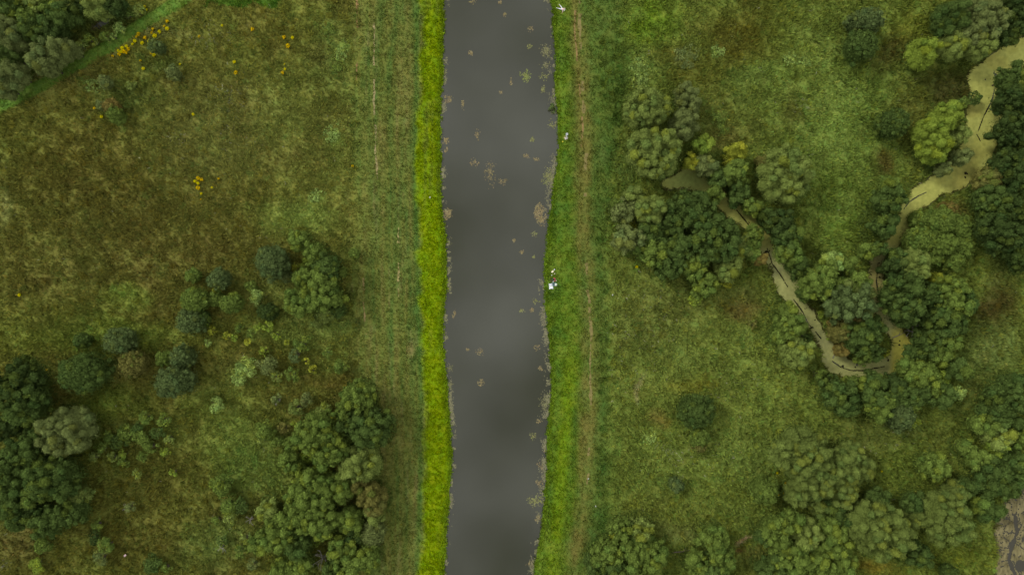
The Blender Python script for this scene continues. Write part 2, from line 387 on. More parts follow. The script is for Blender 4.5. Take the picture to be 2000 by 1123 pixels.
# worn paths as thin earth ribbons
def ribbon(name, pts, half, label, rgb, y0, y1, seed, gap=0.0):
    P = np.array(pts, float); yy = np.arange(gy(y1), gy(y0), 0.18)
    cx = np.array([gx(np.interp(561.5 - v * 10, P[:, 1], P[:, 0])) for v in yy])
    cx = cx + fbm(cx * 0 + 3, yy, 3.0, seed, 3) * 0.18
    w = half * (0.75 + 0.6 * fbm(cx * 0 + 9, yy, 1.4, seed + 1, 3))
    fade = np.minimum(1, np.minimum(yy - yy[0], yy[-1] - yy) / 4)
    keep = fbm(cx * 0 + 5, yy, 3.5, seed + 2, 3)
    w = np.clip(w * fade, 0.0, None) * (keep > gap)
    v = []; f = []
    for k in range(len(yy)):
        for s in (-1, -0.4, 0.4, 1):
            xx = cx[k] + s * w[k]
            v.append((xx, yy[k], 0))
        if k and w[k] > 0.05 and w[k - 1] > 0.05:
            for s in range(3): f.append([4 * k - 4 + s, 4 * k - 3 + s, 4 * k + 1 + s, 4 * k + s])
    v = np.array(v); v[:, 2] = ground_z(v[:, 0], v[:, 1]) + 0.02
    m = mat_plain(name, rgb, 0.95, 0.45, 1.6)
    link(name, np_mesh(name, v, [f], m), kind='structure', label=label, category='path')
ribbon('footpath', FP, 0.33, 'narrow trodden earth footpath along the far bank', lin((106, 97, 52)), -90, 960, 61, -0.05)
ribbon('rut_path', [(1122,-90),(1123,60),(1127,130),(1133,200),(1138,250),(1134,300),(1135,420)], 0.22, 'second worn earth rut beside the footpath near the top', lin((118, 98, 56)), -90, 300, 64, 0.0)
ribbon('verge_path', [(731,-90),(731,0),(730,100),(731,200),(733,270),(737,370)], 0.22, 'pale dry track line on the mown verge', lin((126, 116, 76)), -90, 375, 67, -0.25)
ribbon('brown_path', [(697,-90),(698,60),(697,165)], 0.28, 'short brown track line at the edge of the mown verge', lin((124, 98, 58)), -90, 168, 70, -0.2)
ribbon('worn_path', [(776,430),(778,500),(780,600)], 0.2, 'faint worn line in the middle of the verge', lin((132, 122, 74)), 430, 590, 73, -0.1)
ribbon('lower_path', [(709,480),(710,560),(713,640),(716,680)], 0.2, 'faint brown line on the verge near round bushes', lin((124, 108, 64)), 500, 680, 76, 0.0)

# ------------------------------------------------------------------ plants: survey of every crown
# (x, y, r or (rx, ry), colour) ; colours name what the crown looks like
PAL = {'grey': (92,102,56), 'olive': (101,114,55), 'yellow': (122,128,44), 'dark': (66,82,38), 'mid': (86,102,44), 'blue': (76,90,50),
       'moss': (92,105,50), 'brown': (96,95,47), 'rusty': (106,96,48), 'pale': (112,130,66), 'lime': (106,122,46), 'black': (54,68,32)}
WORD = {'grey': 'grey green', 'olive': 'olive green', 'yellow': 'yellowish green', 'dark': 'dark green', 'mid': 'mid green', 'blue': 'bluish green',
        'moss': 'mossy green', 'brown': 'brownish', 'rusty': 'rusty brown', 'pale': 'pale green', 'lime': 'bright lime green', 'black': 'very dark green'}
CLUSTERS = [
 ('in the corner thicket beyond the grass track', [
  ('w',17,143,28,'grey'),('w',4,172,20,'grey'),('w',110,95,26,'grey'),('w',80,116,29,'grey'),('w',143,100,14,'grey'),('w',97,132,14,'grey'),('w',18,72,32,'grey'),('w',10,108,26,'dark'),
  ('o',60,57,28,'dark'),('o',40,28,28,'mid'),('o',18,2,28,'dark'),('o',66,4,22,'olive'),('o',105,60,24,'black'),('w',187,12,24,'olive'),('o',150,12,18,'black'),('o',224,14,18,'black'),
  ('s',172,77,13,'mid'),('s',158,90,11,'olive'),('o',120,28,24,'dark'),('o',95,14,20,'mid')]),
 ('between the little pool and the grass track', [('s',248,28,15,'mid'),('s',234,56,14,'pale'),('s',270,22,13,'olive'),('s',205,72,12,'mid'),('s',222,72,8,'pale'),('s',186,84,8,'olive')]),
 ('on the upper flower meadow', [
  ('b',337,142,15,'grey'),('b',205,160,13,'grey'),('b',254,166,8,'olive'),('b',198,206,10,'grey'),('b',216,208,16,'rusty'),('b',224,225,15,'mid'),('b',304,90,14,'blue'),('l',178,166,13,'pale'),('l',160,155,12,'mid'),
  ('l',664,104,14,'pale'),('l',650,260,18,'pale'),('l',617,385,15,'pale'),('l',640,60,16,'mid'),('l',655,130,15,'mid')]),
 ('in the shrub group ringed by pale grass', [
  ('b',530,513,(34,38),'blue'),('b',561,542,11,'grey'),('o',583,470,20,'mid'),('s',573,452,12,'mid'),('o',613,495,24,'mid'),('o',637,520,26,'dark'),('s',600,515,14,'lime'),('s',577,522,10,'yellow'),
  ('o',630,545,28,'mid'),('o',592,545,21,'mid'),('o',587,588,30,'mid'),('o',628,578,34,'mid'),('o',650,575,18,'dark'),('b',636,614,17,'olive'),('b',619,630,13,'olive'),('b',658,606,17,'dark'),('b',523,609,18,'black'),('b',692,496,11,'mid'),('s',606,560,12,'lime')]),
 ('in the bush row west of the pale grass ring', [
  ('b',427,545,22,'blue'),('s',421,563,10,'yellow'),('b',377,538,14,'mid'),('b',380,585,26,'mid'),('b',371,627,24,'blue'),('b',394,621,16,'dark'),('b',452,592,20,'mid'),('b',421,584,15,'mid'),('s',500,580,15,'pale'),('s',490,560,12,'mid')]),
 ('among the scattered shrublets below the pale ring', [
  ('s',414,645,9,'yellow'),('s',404,632,7,'lime'),('s',406,669,8,'pale'),('s',444,655,9,'yellow'),('s',484,669,8,'yellow'),('s',458,660,8,'lime'),('s',465,640,10,'mid'),('s',490,650,10,'mid'),('s',523,638,13,'lime'),('s',505,640,10,'lime'),('s',540,655,8,'lime'),
  ('s',590,672,16,'mid'),('s',578,693,14,'blue'),('s',597,706,8,'yellow'),('s',611,722,9,'yellow'),('s',570,732,15,'mid'),('s',520,712,20,'grey'),('s',668,715,17,'mid'),('s',515,685,10,'lime'),('s',560,669,7,'yellow'),('s',480,722,22,'pale'),('s',466,740,14,'pale'),('s',540,735,14,'olive'),('s',640,690,12,'mid')]),
 ('among the dome bushes on the western meadow', [
  ('b',230,667,27,'blue'),('b',239,647,9,'pale'),('b',160,728,(47,43),'dark'),('b',160,665,14,'dark'),('b',257,710,27,'brown'),('b',214,712,11,'olive'),('b',354,698,25,'blue'),('b',320,700,16,'mid'),('b',338,746,33,'blue')]),
 ('in the dark wood at the western edge', [
  ('o',35,745,42,'black'),('o',45,790,42,'dark'),('w',122,845,(53,46),'grey'),('o',14,835,25,'black'),('o',50,880,32,'dark'),('s',70,890,12,'lime'),('o',18,905,30,'dark'),('o',100,936,47,'dark'),('o',20,945,32,'dark'),('o',62,966,24,'mid'),('b',150,971,21,'olive'),
  ('o',133,1002,28,'dark'),('o',88,1022,30,'dark'),('o',35,1003,30,'dark'),('o',60,1000,20,'black'),('s',83,1065,18,'mid'),('s',72,1102,16,'lime'),('o',5,985,20,'dark')]),
 ('in the ragged scrub on the rusty meadow', [
  ('s',247,848,19,'mid'),('s',274,858,18,'mid'),('s',267,836,14,'dark'),('s',230,864,18,'dark'),('s',213,855,14,'mid'),('s',220,892,11,'olive'),('s',240,888,10,'lime'),('s',184,893,11,'olive'),('s',322,882,10,'lime'),('s',339,922,9,'lime'),('s',277,892,12,'mid'),('s',294,872,14,'mid'),('s',307,845,16,'dark'),('s',267,925,10,'olive'),
  ('s',240,905,11,'mid'),('s',330,858,11,'olive'),('s',320,820,14,'mid'),('s',285,815,14,'mid'),('s',200,875,12,'mid')]),
 ('on the bottom meadow between the two woods', [
  ('s',254,988,12,'grey'),('s',184,1049,16,'black'),('s',207,1065,18,'mid'),('s',197,1088,18,'grey'),('s',297,1102,20,'dark'),('s',324,1108,11,'mid'),('s',470,988,18,'dark'),('s',446,985,20,'mid'),('s',434,948,22,'mid'),('s',424,1015,11,'mid'),('s',421,791,16,'pale'),('s',190,1025,12,'mid'),('s',450,1010,16,'olive'),('s',435,1055,14,'dark'),('s',470,1075,14,'mid'),('s',495,1100,14,'grey'),('s',480,1050,12,'olive')]),
 ('at the top of the long wood by the verge', [
  ('o',697,775,33,'mid'),('o',677,800,20,'mid'),('o',728,838,38,'dark'),('o',687,825,28,'dark'),('o',617,850,43,'mid'),('o',645,876,32,'mid'),('o',668,862,25,'mid'),('o',634,890,24,'mid'),('s',520,838,20,'mid'),('s',513,858,11,'olive'),('s',553,835,12,'brown'),('s',577,828,10,'lime'),('s',570,865,18,'mid'),('s',653,813,8,'yellow'),('s',634,801,17,'olive'),('s',597,781,14,'grey'),('s',580,798,16,'olive'),('s',540,781,11,'grey'),('s',540,862,14,'mid')]),
 ('in the middle of the long wood by the verge', [
  ('w',704,908,36,'olive'),('w',697,948,19,'brown'),('w',727,978,(30,32),'brown'),('w',730,1006,20,'olive'),('s',600,892,15,'lime'),('s',627,915,15,'lime'),('o',563,902,19,'mid'),('o',582,913,14,'mid'),
  ('o',604,952,37,'mid'),('o',618,980,32,'mid'),('w',660,955,29,'mid'),('s',673,970,15,'olive'),('o',573,982,20,'mid'),('s',640,930,14,'mid')]),
 ('at the bottom of the long wood by the verge', [
  ('o',600,1013,37,'mid'),('o',632,1022,29,'mid'),('w',682,1022,27,'mid'),('b',727,1042,23,'grey'),('o',545,1042,39,'mid'),('o',581,1066,26,'dark'),('s',613,1055,14,'lime'),('o',667,1068,29,'mid'),('o',691,1048,20,'black'),('o',717,1088,25,'mid'),('o',680,1103,26,'mid'),('o',587,1104,23,'mid'),('o',550,1112,21,'mid'),('o',520,995,22,'olive'),('o',508,1062,22,'mid'),('o',650,1115,20,'dark')]),
 # far bank
 ('in the tall willow stand beside the footpath', [
  ('w',1266,208,(46,40),'olive'),('w',1340,184,22,'grey'),('w',1353,206,18,'grey'),('w',1338,240,27,'grey'),('w',1280,294,(54,50),'olive'),('o',1372,282,18,'lime'),('o',1354,314,15,'yellow'),('o',1380,320,22,'grey'),('o',1440,295,19,'yellow'),('s',1420,313,12,'yellow'),
  ('o',1404,348,24,'dark'),('o',1437,335,23,'mid'),('o',1446,365,20,'dark'),('o',1395,335,15,'mid')]),
 ('on the rough pasture above the willow stand', [('l',1405,227,18,'mid'),('l',1344,110,21,'grey'),('l',1405,98,14,'pale'),('l',1248,128,17,'pale'),('l',1250,155,16,'pale'),('l',1217,322,18,'mid'),('l',1230,345,15,'mid'),('l',1570,120,10,'pale'),('l',1545,115,13,'pale'),('l',1578,122,8,'pale'),('l',1410,250,14,'mid')]),
 ('on the pasture east of the willow stand', [('w',1537,340,(50,54),'olive'),('s',1492,318,17,'brown'),('s',1493,345,16,'dark'),('o',1555,375,22,'mid')]),
 ('in the dark wood south of the willow stand', [
  ('w',1270,410,27,'olive'),('w',1244,384,22,'olive'),('s',1240,435,13,'yellow'),('o',1217,412,24,'grey'),('o',1230,466,29,'grey'),('o',1347,404,34,'dark'),('o',1372,425,38,'dark'),('o',1397,466,43,'dark'),('o',1307,442,26,'dark'),('o',1268,455,26,'dark'),('o',1327,480,27,'dark'),
  ('o',1278,493,24,'mid'),('o',1310,518,27,'dark'),('o',1357,520,27,'mid'),('s',1337,490,10,'brown'),('o',1205,395,14,'mid'),('o',1255,487,18,'mid')]),
 ('where the dark wood meets the creek', [
  ('w',1444,488,21,'olive'),('w',1454,468,13,'olive'),('o',1477,455,25,'mid'),('w',1485,505,16,'rusty'),('w',1424,522,27,'olive'),('s',1419,552,13,'yellow'),('o',1378,556,27,'mid'),('s',1358,585,14,'lime'),('o',1470,488,18,'mid'),('s',1470,633,10,'brown'),('o',1440,390,22,'dark'),('o',1395,380,17,'mid'),
  ('o',1470,405,20,'mid'),('o',1520,432,27,'black'),('o',1537,462,28,'dark'),('o',1543,495,25,'mid'),('o',1497,425,22,'dark')]),
 ('along the meadow beside the upper creek', [
  ('b',1693,40,(36,25),'blue'),('b',1683,88,(33,33),'dark'),('w',1808,100,(26,32),'lime'),('b',1747,241,(32,31),'dark'),('w',1852,228,24,'lime'),('w',1822,260,29,'lime'),('w',1828,291,27,'lime'),('w',1871,264,19,'olive'),('w',1882,306,29,'grey'),('w',1846,330,22,'grey'),('s',1818,318,13,'dark'),('s',1907,192,19,'dark'),('s',1880,200,12,'mid'),('s',1735,358,18,'mid')]),
 ('in the willow thicket above the creek head', [
  ('w',1862,35,29,'dark'),('w',1930,36,36,'grey'),('w',1896,20,27,'grey'),('w',1868,84,30,'olive'),('w',1915,86,31,'olive'),('w',1895,62,28,'grey'),('o',1985,36,32,'black'),('o',1963,68,23,'black'),('o',1990,2,28,'black')]),
 ('in the dark wood beyond the upper creek', [
  ('o',1980,150,31,'dark'),('o',1982,198,30,'black'),('o',1990,250,32,'black'),('o',1970,325,34,'black'),('o',1935,352,27,'brown'),('o',1985,362,32,'black'),('o',1935,390,29,'dark'),('o',1965,395,28,'black'),('o',1945,425,30,'dark'),('o',1969,447,45,'black'),('o',1985,487,26,'dark'),('o',1997,515,20,'black'),('o',1985,290,24,'black')]),
 ('in the thorn patch inside the creek bend', [
  ('b',1800,428,26,'mid'),('b',1838,432,27,'mid'),('b',1873,442,27,'mid'),('b',1800,470,27,'mid'),('b',1840,476,28,'mid'),('b',1880,478,24,'mid'),('b',1862,508,22,'mid'),('b',1850,412,18,'rusty'),('b',1905,450,20,'mid'),('b',1822,505,20,'mid')]),
 ('at the creek crossing of the thorn patch', [
  ('o',1730,440,(40,38),'dark'),('o',1737,392,26,'dark'),('o',1717,488,23,'dark'),('o',1698,490,18,'mid'),('o',1740,365,16,'mid'),('w',1790,520,31,'olive'),('w',1830,545,13,'yellow'),('o',1755,498,25,'dark'),('o',1748,524,18,'black')]),
 ('in the big dark grove between the creek arms', [
  ('o',1770,582,42,'dark'),('o',1812,577,29,'dark'),('o',1855,562,29,'mid'),('o',1862,597,29,'mid'),('o',1890,590,22,'dark'),('o',1840,626,36,'dark'),('o',1770,618,25,'dark'),('o',1866,628,24,'dark'),('o',1818,662,26,'dark'),('o',1848,666,24,'mid'),('o',1835,690,24,'mid'),('o',1800,690,18,'dark')]),
 ('on the island inside the creek loop', [
  ('o',1663,590,43,'blue'),('o',1630,512,23,'pale'),('o',1597,555,31,'mid'),('o',1578,573,20,'dark'),('o',1675,560,26,'mid'),('o',1612,533,26,'mid'),('o',1640,560,22,'mid'),('o',1560,520,20,'dark'),('o',1684,655,37,'dark'),('o',1708,638,22,'dark'),('w',1697,608,16,'rusty'),('w',1668,627,21,'rusty'),('w',1643,650,21,'brown'),('s',1625,628,11,'rusty'),('s',1622,657,10,'lime'),('s',1604,615,10,'lime'),('w',1647,685,13,'rusty'),('o',1688,702,19,'mid'),('s',1733,692,10,'yellow'),('o',1708,686,18,'dark'),('o',1655,520,18,'mid')]),
 ('on the outer bank of the creek loop', [
  ('o',1540,608,30,'mid'),('o',1548,635,30,'mid'),('o',1530,655,21,'mid'),('w',1560,688,30,'olive'),('s',1580,655,13,'olive'),('s',1600,730,17,'mid'),('s',1650,748,18,'mid'),('s',1622,742,16,'dark'),('s',1570,660,16,'dark')]),
 ('in the wood below the creek loop', [
  ('o',1783,722,26,'mid'),('o',1805,735,26,'mid'),('s',1840,735,18,'lime'),('o',1873,722,21,'dark'),('o',1713,740,23,'mid'),('o',1640,772,32,'dark'),('o',1657,792,24,'dark'),('o',1707,762,30,'dark'),('o',1720,793,28,'mid'),('o',1767,774,29,'dark'),('b',1760,813,30,'blue'),('s',1784,818,15,'lime'),('o',1840,771,25,'dark'),('o',1795,757,22,'dark'),('s',1872,766,16,'pale'),('o',1820,752,20,'mid'),('o',1745,750,20,'black'),('s',1973,742,13,'yellow'),('o',1680,750,18,'mid')]),
 ('in the wood at the eastern edge', [
  ('o',1967,778,36,'dark'),('o',1943,808,29,'dark'),('o',1920,828,21,'mid'),('o',1977,826,24,'dark'),('o',1947,853,26,'olive'),('o',1950,874,18,'lime'),('o',1987,858,22,'mid'),('o',1890,875,19,'mid'),('o',1913,902,22,'mid'),('o',1943,924,31,'dark'),('o',1977,908,29,'dark'),('o',1965,946,29,'dark'),('o',1930,950,23,'dark'),('o',1993,928,22,'dark'),('o',1985,745,20,'dark'),('o',1935,998,24,'dark'),('o',1915,985,18,'mid')]),
 ('in the big willow clump on the lower pasture', [
  ('w',1573,888,(52,47),'moss'),('w',1592,936,38,'moss'),('w',1643,915,38,'moss'),('w',1683,917,28,'moss'),('w',1667,888,24,'moss'),('w',1645,962,31,'moss'),('w',1557,966,21,'moss'),('w',1585,979,13,'moss'),('w',1603,993,16,'moss'),('w',1680,996,15,'moss'),('b',1495,958,26,'mid'),('o',1630,990,20,'dark')]),
 ('in the willow wood by the muddy pond', [
  ('w',1727,1042,(56,53),'moss'),('w',1857,1014,(44,52),'moss'),('w',1793,1012,21,'moss'),('o',1717,976,22,'dark'),('o',1787,983,23,'dark'),('w',1868,962,23,'moss'),('o',1790,1083,26,'dark'),('b',1857,1119,18,'dark'),('o',1827,912,26,'mid'),('s',1838,932,16,'rusty'),('o',1895,950,18,'dark')]),
 ('in the low wood west of the pond willows', [
  ('w',1577,1045,(32,33),'olive'),('o',1520,1038,29,'mid'),('o',1627,1036,31,'mid'),('o',1635,1066,30,'mid'),('o',1550,1090,35,'mid'),('o',1602,1100,31,'mid'),('o',1520,1106,26,'dark'),('o',1640,1008,20,'dark'),('o',1494,1048,18,'dark'),('o',1492,1112,18,'dark'),('o',1650,1100,24,'mid'),('o',1550,1015,20,'mid')]),
 ('on the open lower pasture', [
  ('b',1360,803,(37,36),'dark'),('b',1367,852,20,'mid'),('b',1365,871,13,'brown'),('b',1321,947,14,'blue'),('l',1297,942,14,'mid'),('l',1414,935,9,'mid'),('l',1270,855,13,'pale')]),
 ('in the bottom thicket by the dark verge', [
  ('o',1216,1036,23,'mid'),('o',1254,1036,26,'olive'),('s',1207,1058,21,'yellow'),('o',1187,1082,28,'mid'),('o',1234,1080,33,'mid'),('o',1274,1084,28,'mid'),('o',1200,1113,28,'dark'),('o',1254,1113,28,'mid'),('s',1293,1076,16,'dark'),('o',1160,1105,18,'dark')]),
 ('in the bottom thicket by the fallen branch', [
  ('o',1394,1054,28,'mid'),('o',1411,1090,29,'mid'),('o',1362,1102,25,'mid'),('o',1392,1113,25,'dark')]),
]
ALLC = np.array([(gx(p[1]), gy(p[2]), (p[3] if not isinstance(p[3], tuple) else max(p[3])) / 10) for _, L in CLUSTERS for p in L])

# ------------------------------------------------------------------ grass and weeds (uncountable: stuff)
def crown_cover(x, y):
    """1 well inside some crown"""
    m = np.zeros(x.shape, bool)
    for cx, cy, r in ALLC:
        if r < 1.2: continue
        s = (np.abs(x - cx) < r) & (np.abs(y - cy) < r)
        if s.any(): m[s] |= np.hypot(x[s] - cx, y[s] - cy) < r * 0.6
    return m

def tufts(name, n, label, cat, seed, size, blades, keepf, colf, spread=0.16, width=0.09):
    g = np.random.default_rng(seed)
    x = g.uniform(-107, 107, n); y = g.uniform(-63, 63, n)
    cd = canal_d(x, y); kd = creek_d(x, y)
    k = (cd > -0.12) & (kd > -0.05)
    x, y, cd, kd = x[k], y[k], cd[k], kd[k]
    spot = (np.hypot(x - gx(1076.3), y - gy(559)) < .85)
    for (a, b) in ((1085, 556), (1083.5, 546), (1098, 18.5), (1106.5, 270), (1080, 532)): spot |= np.hypot(x - gx(a), y - gy(b)) < .55
    k = keepf(x, y, cd, kd, g) & ~crown_cover(x, y) & ~(spot & (g.uniform(0, 1, len(x)) < .85))
    x, y, cd, kd = x[k], y[k], cd[k], kd[k]
    z = ground_z(x, y, cd, kd)
    h = size(x, y, cd, g)
    c = colf(x, y, cd, kd, g)
    n = len(x); B = blades
    ang = g.uniform(0, 2 * np.pi, (n, B)); rad = spread * g.uniform(0.1, 1, (n, B)) * (0.6 + h[:, None])
    bx = x[:, None] + np.cos(ang) * rad * .6; by = y[:, None] + np.sin(ang) * rad * .6
    a2 = ang + g.normal(0, 0.7, (n, B)); hh = h[:, None] * g.uniform(0.5, 1.15, (n, B))
    lean = hh * g.uniform(0.35, 1.1, (n, B))
    tx = bx + np.cos(a2) * lean; ty = by + np.sin(a2) * lean
    w = width * (0.7 + 0.8 * h[:, None]) * g.uniform(0.6, 1.4, (n, B))
    pxn, pyn = -np.sin(a2) * w, np.cos(a2) * w
    zz = np.repeat(z[:, None], B, 1)
    V = np.stack([np.stack([bx - pxn, by - pyn, zz - .03], -1), np.stack([bx + pxn, by + pyn, zz - .03], -1),
                  np.stack([tx + pxn * .5, ty + pyn * .5, zz + hh], -1), np.stack([tx - pxn * .5, ty - pyn * .5, zz + hh], -1)], 2).reshape(-1, 3)
    F = np.arange(len(V)).reshape(-1, 4)
    bc = c[:, None, :] * g.uniform(0.75, 1.3, (n, B, 1))
    col = np.repeat(bc.reshape(-1, 3), 4, 0)
    link(name, np_mesh(name, V, [F], M_GRASS, col), kind='stuff', label=label, category=cat)

def grass_keep(x, y, cd, kd, g):
    px = x * 10 + 1000; k = g.uniform(0, 1, len(x))
    fp = np.abs(x - edge(FP, y))
    keep = (fp > 0.4) | (k < 0.25)
    n = fbm(x, y, 1.1, 90, 3)
    return keep & (k < 0.72 + n * 0.6)
def track_d(x, y):
    d = np.full(x.shape, 99.0); m = (x < -45) & (y > 22); d[m] = poly_d(x[m], y[m], TRK); return d
def grass_size(x, y, cd, g):
    px = x * 10 + 1000; s = 0.33 + 0.12 * fbm(x, y, 3.0, 91, 3)
    verge = ((px > 690) & (px < edge(SL, y) * 10 + 1000)) | ((px > 1085) & (px < 1195))
    s = np.where(verge, 0.20, s); s = np.where((px > edge(SL, y) * 10 + 1000) & (px < 900), 0.26, s)
    s = np.where(track_d(x, y) < 1.2, 0.14, s)
    return np.clip(s * g.uniform(0.7, 1.4, len(x)), 0.1, 0.8)
def grass_col(x, y, cd, kd, g):
    c = ground_color(x, y, cd, kd); n = len(x)
    v = 1.0 + 0.22 * fbm(x, y, 1.2, 92, 3) + g.normal(0, 0.10, n)
    t = g.normal(0, 0.07, n)
    c = c * np.clip(v, 0.45, 1.7)[:, None] * np.stack([1 + t, np.ones(n), 1 - t], 1)
    d = g.uniform(0, 1, n)
    return np.where((d < 0.05)[:, None], c * np.array([1.45, 1.25, 1.5]), np.where((d > 0.93)[:, None], c * 0.66, c)) * GAIN * 1.12
tufts('grass', 420000, 'long mixed grass covering both banks', 'grass', 5, grass_size, 3, grass_keep, grass_col)

def weed_keep(x, y, cd, kd, g):
    px = x * 10 + 1000
    open_ = ~(((px > 690) & (px < 900)) | ((px > 1040) & (px < 1200)))
    return open_ & (fbm(x, y, 2.2, 95, 3) + g.normal(0, .25, len(x)) > 0.15) & (cd > 1) & (track_d(x, y) > 1.3)
def weed_size(x, y, cd, g): return g.uniform(0.4, 0.9, len(x))
def weed_col(x, y, cd, kd, g):
    c = ground_color(x, y, cd, kd); n = len(x)
    k = np.clip(fbm(x, y, 4.0, 96, 3) + 0.2, 0, 1)
    c = c * np.clip(0.9 + g.normal(0, .2, n), .5, 1.5)[:, None]
    return (c + (lin((70, 88, 34))[None] - c) * (k * .4)[:, None]) * GAIN
tufts('weeds', 90000, 'taller leafy weeds scattered through the rough meadow', 'weeds', 6, weed_size, 5, weed_keep, weed_col, 0.22, 0.07)

def tuss_keep(x, y, cd, kd, g):
    px = x * 10 + 1000
    return ~((px > 700) & (px < 900)) & ~((px > 1040) & (px < 1165)) & (cd > 1) & (track_d(x, y) > 1.5) & (fbm(x, y, 9.0, 150, 3) + g.normal(0, .3, len(x)) > -.1)
def tuss_col(x, y, cd, kd, g):
    c = ground_color(x, y, cd, kd); n = len(x); t = g.uniform(0, 1, n)
    c = c * (g.uniform(.7, 1.28, n))[:, None]
    return np.where((t < .25)[:, None], c * np.array([1.1, 1.0, .8]), np.where((t > .8)[:, None], c * np.array([.8, .98, 1.0]), c))
tufts('tussock_grass', 15000, 'rounded grass tussocks dotted over the rough meadows', 'grass', 16, lambda x, y, cd, g: g.uniform(.35, .8, len(x)), 22, tuss_keep, tuss_col, .42, .06)

def bloom_keep(x, y, cd, kd, g):
    px = x * 10 + 1000; py = 561.5 - y * 10; p = np.zeros(len(x))
    for bx, by, rx, ry, s in BLOOMS:
        p = np.maximum(p, s * sstep(1.3, .3, np.hypot((px - bx) / rx, (py - by) / ry)))
    p = p * (0.5 + 1.2 * np.clip(fbm(x, y, 1.5, 97, 3), 0, 1)) + 0.004 * (px < 690) + 0.006 * (px > 1195)
    return (g.uniform(0, 1, len(x)) < p)
tufts('wildflower_foliage', 130000, 'white flowering weeds dotted in pale drifts on the meadow', 'wildflowers', 8,
      lambda x, y, cd, g: g.uniform(.3, .6, len(x)), 2, bloom_keep, lambda x, y, cd, kd, g: lin((150, 150, 122))[None] * g.uniform(.5, 1.1, (len(x), 1)), 0.12, 0.05)

# overhanging fringe along both water edges
def fringe_keep(x, y, cd, kd, g): return (cd < 0.75) & (cd > -0.12)
def fringe_col(x, y, cd, kd, g):
    c = ground_color(x, y, np.maximum(cd, 0.3), kd); n = len(x)
    return c * np.clip(1.25 + .4 * fbm(x, y, .9, 98, 2) + g.normal(0, .15, n), .4, 1.7)[:, None]
tufts('bank_grass', 420000, 'ragged grass fringe hanging over both canal edges', 'grass', 9, lambda x, y, cd, g: g.uniform(.15, .45, len(x)), 3, fringe_keep, fringe_col, .18, .07)

# ------------------------------------------------------------------ duckweed and mud mats
def mat_grid(name, x0, x1, y0, y1, step, keep, colf, z, label, cat):
    xs = np.arange(x0, x1, step); ys = np.arange(y0, y1, step)
    X, Y = np.meshgrid(xs, ys); sh = X.shape; x = X.ravel() + R.normal(0, step * .18, X.size); y = Y.ravel() + R.normal(0, step * .18, X.size)
    k = keep(x, y)
    nx = sh[1]; i = (np.arange(sh[0] - 1)[:, None] * nx + np.arange(nx - 1)[None]).ravel()
    F = np.stack([i, i + 1, i + nx + 1, i + nx], 1); F = F[k[F].all(1)]
    used = np.unique(F); idx = np.zeros(len(x), int); idx[used] = np.arange(len(used))
    V = np.stack([x[used], y[used], np.full(len(used), z) + R.uniform(0, .015, len(used))], 1)
    link(name, np_mesh(name, V, [idx[F]], M_PAD, colf(x[used], y[used])), kind='stuff', label=label, category=cat)
CRACKS = [[(1918,275),(1911,262),(1925,225),(1941,195),(1948,160)],[(1768,408),(1777,395),(1795,383),(1812,375)],[(1719,492),(1717,520),(1714,550),(1718,572),(1722,590)],
          [(1500,485),(1510,515),(1525,535),(1540,560)],[(1552,585),(1570,610),(1580,632),(1592,645),(1606,662)],[(1628,706),(1645,718),(1665,724),(1690,724),(1730,716)],[(1440,410),(1455,428),(1466,442)]]
def crack_d(x, y):
    d = np.full(x.shape, 9.0)
    for c in CRACKS: d = np.minimum(d, poly_d(x, y, c))
    return d + fbm(x, y, 1.2, 44, 2) * .05
def duck_keep(x, y):
    d = creek_d(x, y); k = (d < 0.05) & (x < 112)
    n = fbm(x, y, 0.8, 45, 3)
    fleck = (n > 0.9) & (fbm(x, y, 5, 46, 2) > 0.35)
    return k & (crack_d(x, y) > 0.05) & ~fleck
def duck_col(x, y):
    n = fbm(x, y, 5, 47, 4); f = fbm(x, y, .5, 48, 2)
    px = x * 10 + 1000; py = 561.5 - y * 10
    c = np.repeat(lin((148, 150, 78))[None], len(x), 0)
    c = mixc(c, lin((144, 138, 58)), np.clip(n, 0, 1) * .9)
    mud = np.clip(sstep(470, 500, py) * sstep(1780, 1740, px) * .75 + sstep(0.2, .6, n) * .2, 0, 1)
    c = mixc(c, lin((138, 140, 90)), mud)
    c = mixc(c, lin((156, 152, 64)), sstep(1735, 1750, px) * sstep(630, 660, py) * .8)
    c = mixc(c, lin((124, 114, 62)), np.exp(-(((px - 1714) / 22) ** 2 + ((py - 555) / 60) ** 2)) * .7)
    c = mixc(c, lin((112, 126, 66)), np.exp(-(((px - 1345) / 60) ** 2 + ((py - 350) / 30) ** 2)) * .8)
    return c * (1 + .14 * f)[:, None] * 0.95
mat_grid('duckweed_foliage', 25, 112, -20, 52, 0.09, duck_keep, duck_col, WATER + .012, 'pale yellow green duckweed covering the winding creek', 'duckweed')
def pond_keep(x, y):
    d = creek_d(x, y)
    r1 = np.abs(fbm(x, y, 2.6, 84, 3)); r2 = np.abs(fbm(x + 30, y, 0.9, 85, 2))
    big = poly_d(x, y, [(1985, 1123), (1974, 1095), (1978, 1070), (1990, 1040), (1986, 1010)])
    return (d < 0.0) & (r1 > .02) & (r2 > .018) & (big > .3 + .15 * fbm(x, y, 1.0, 87, 2)) & (np.hypot(x - 99.5, (y + 54.5) * .8) > .9)
mat_grid('mud_mat_debris', 90, 112, -64, -36, 0.12, pond_keep, lambda x, y: (lin((98, 92, 64))[None] * (1 + .3 * fbm(x, y, 1.4, 86, 3) + .35 * fbm(x * 2.5, y, .5, 88, 2))[:, None]), WATER + .02, 'tan mud and weed mat broken by dark cracks', 'mud')

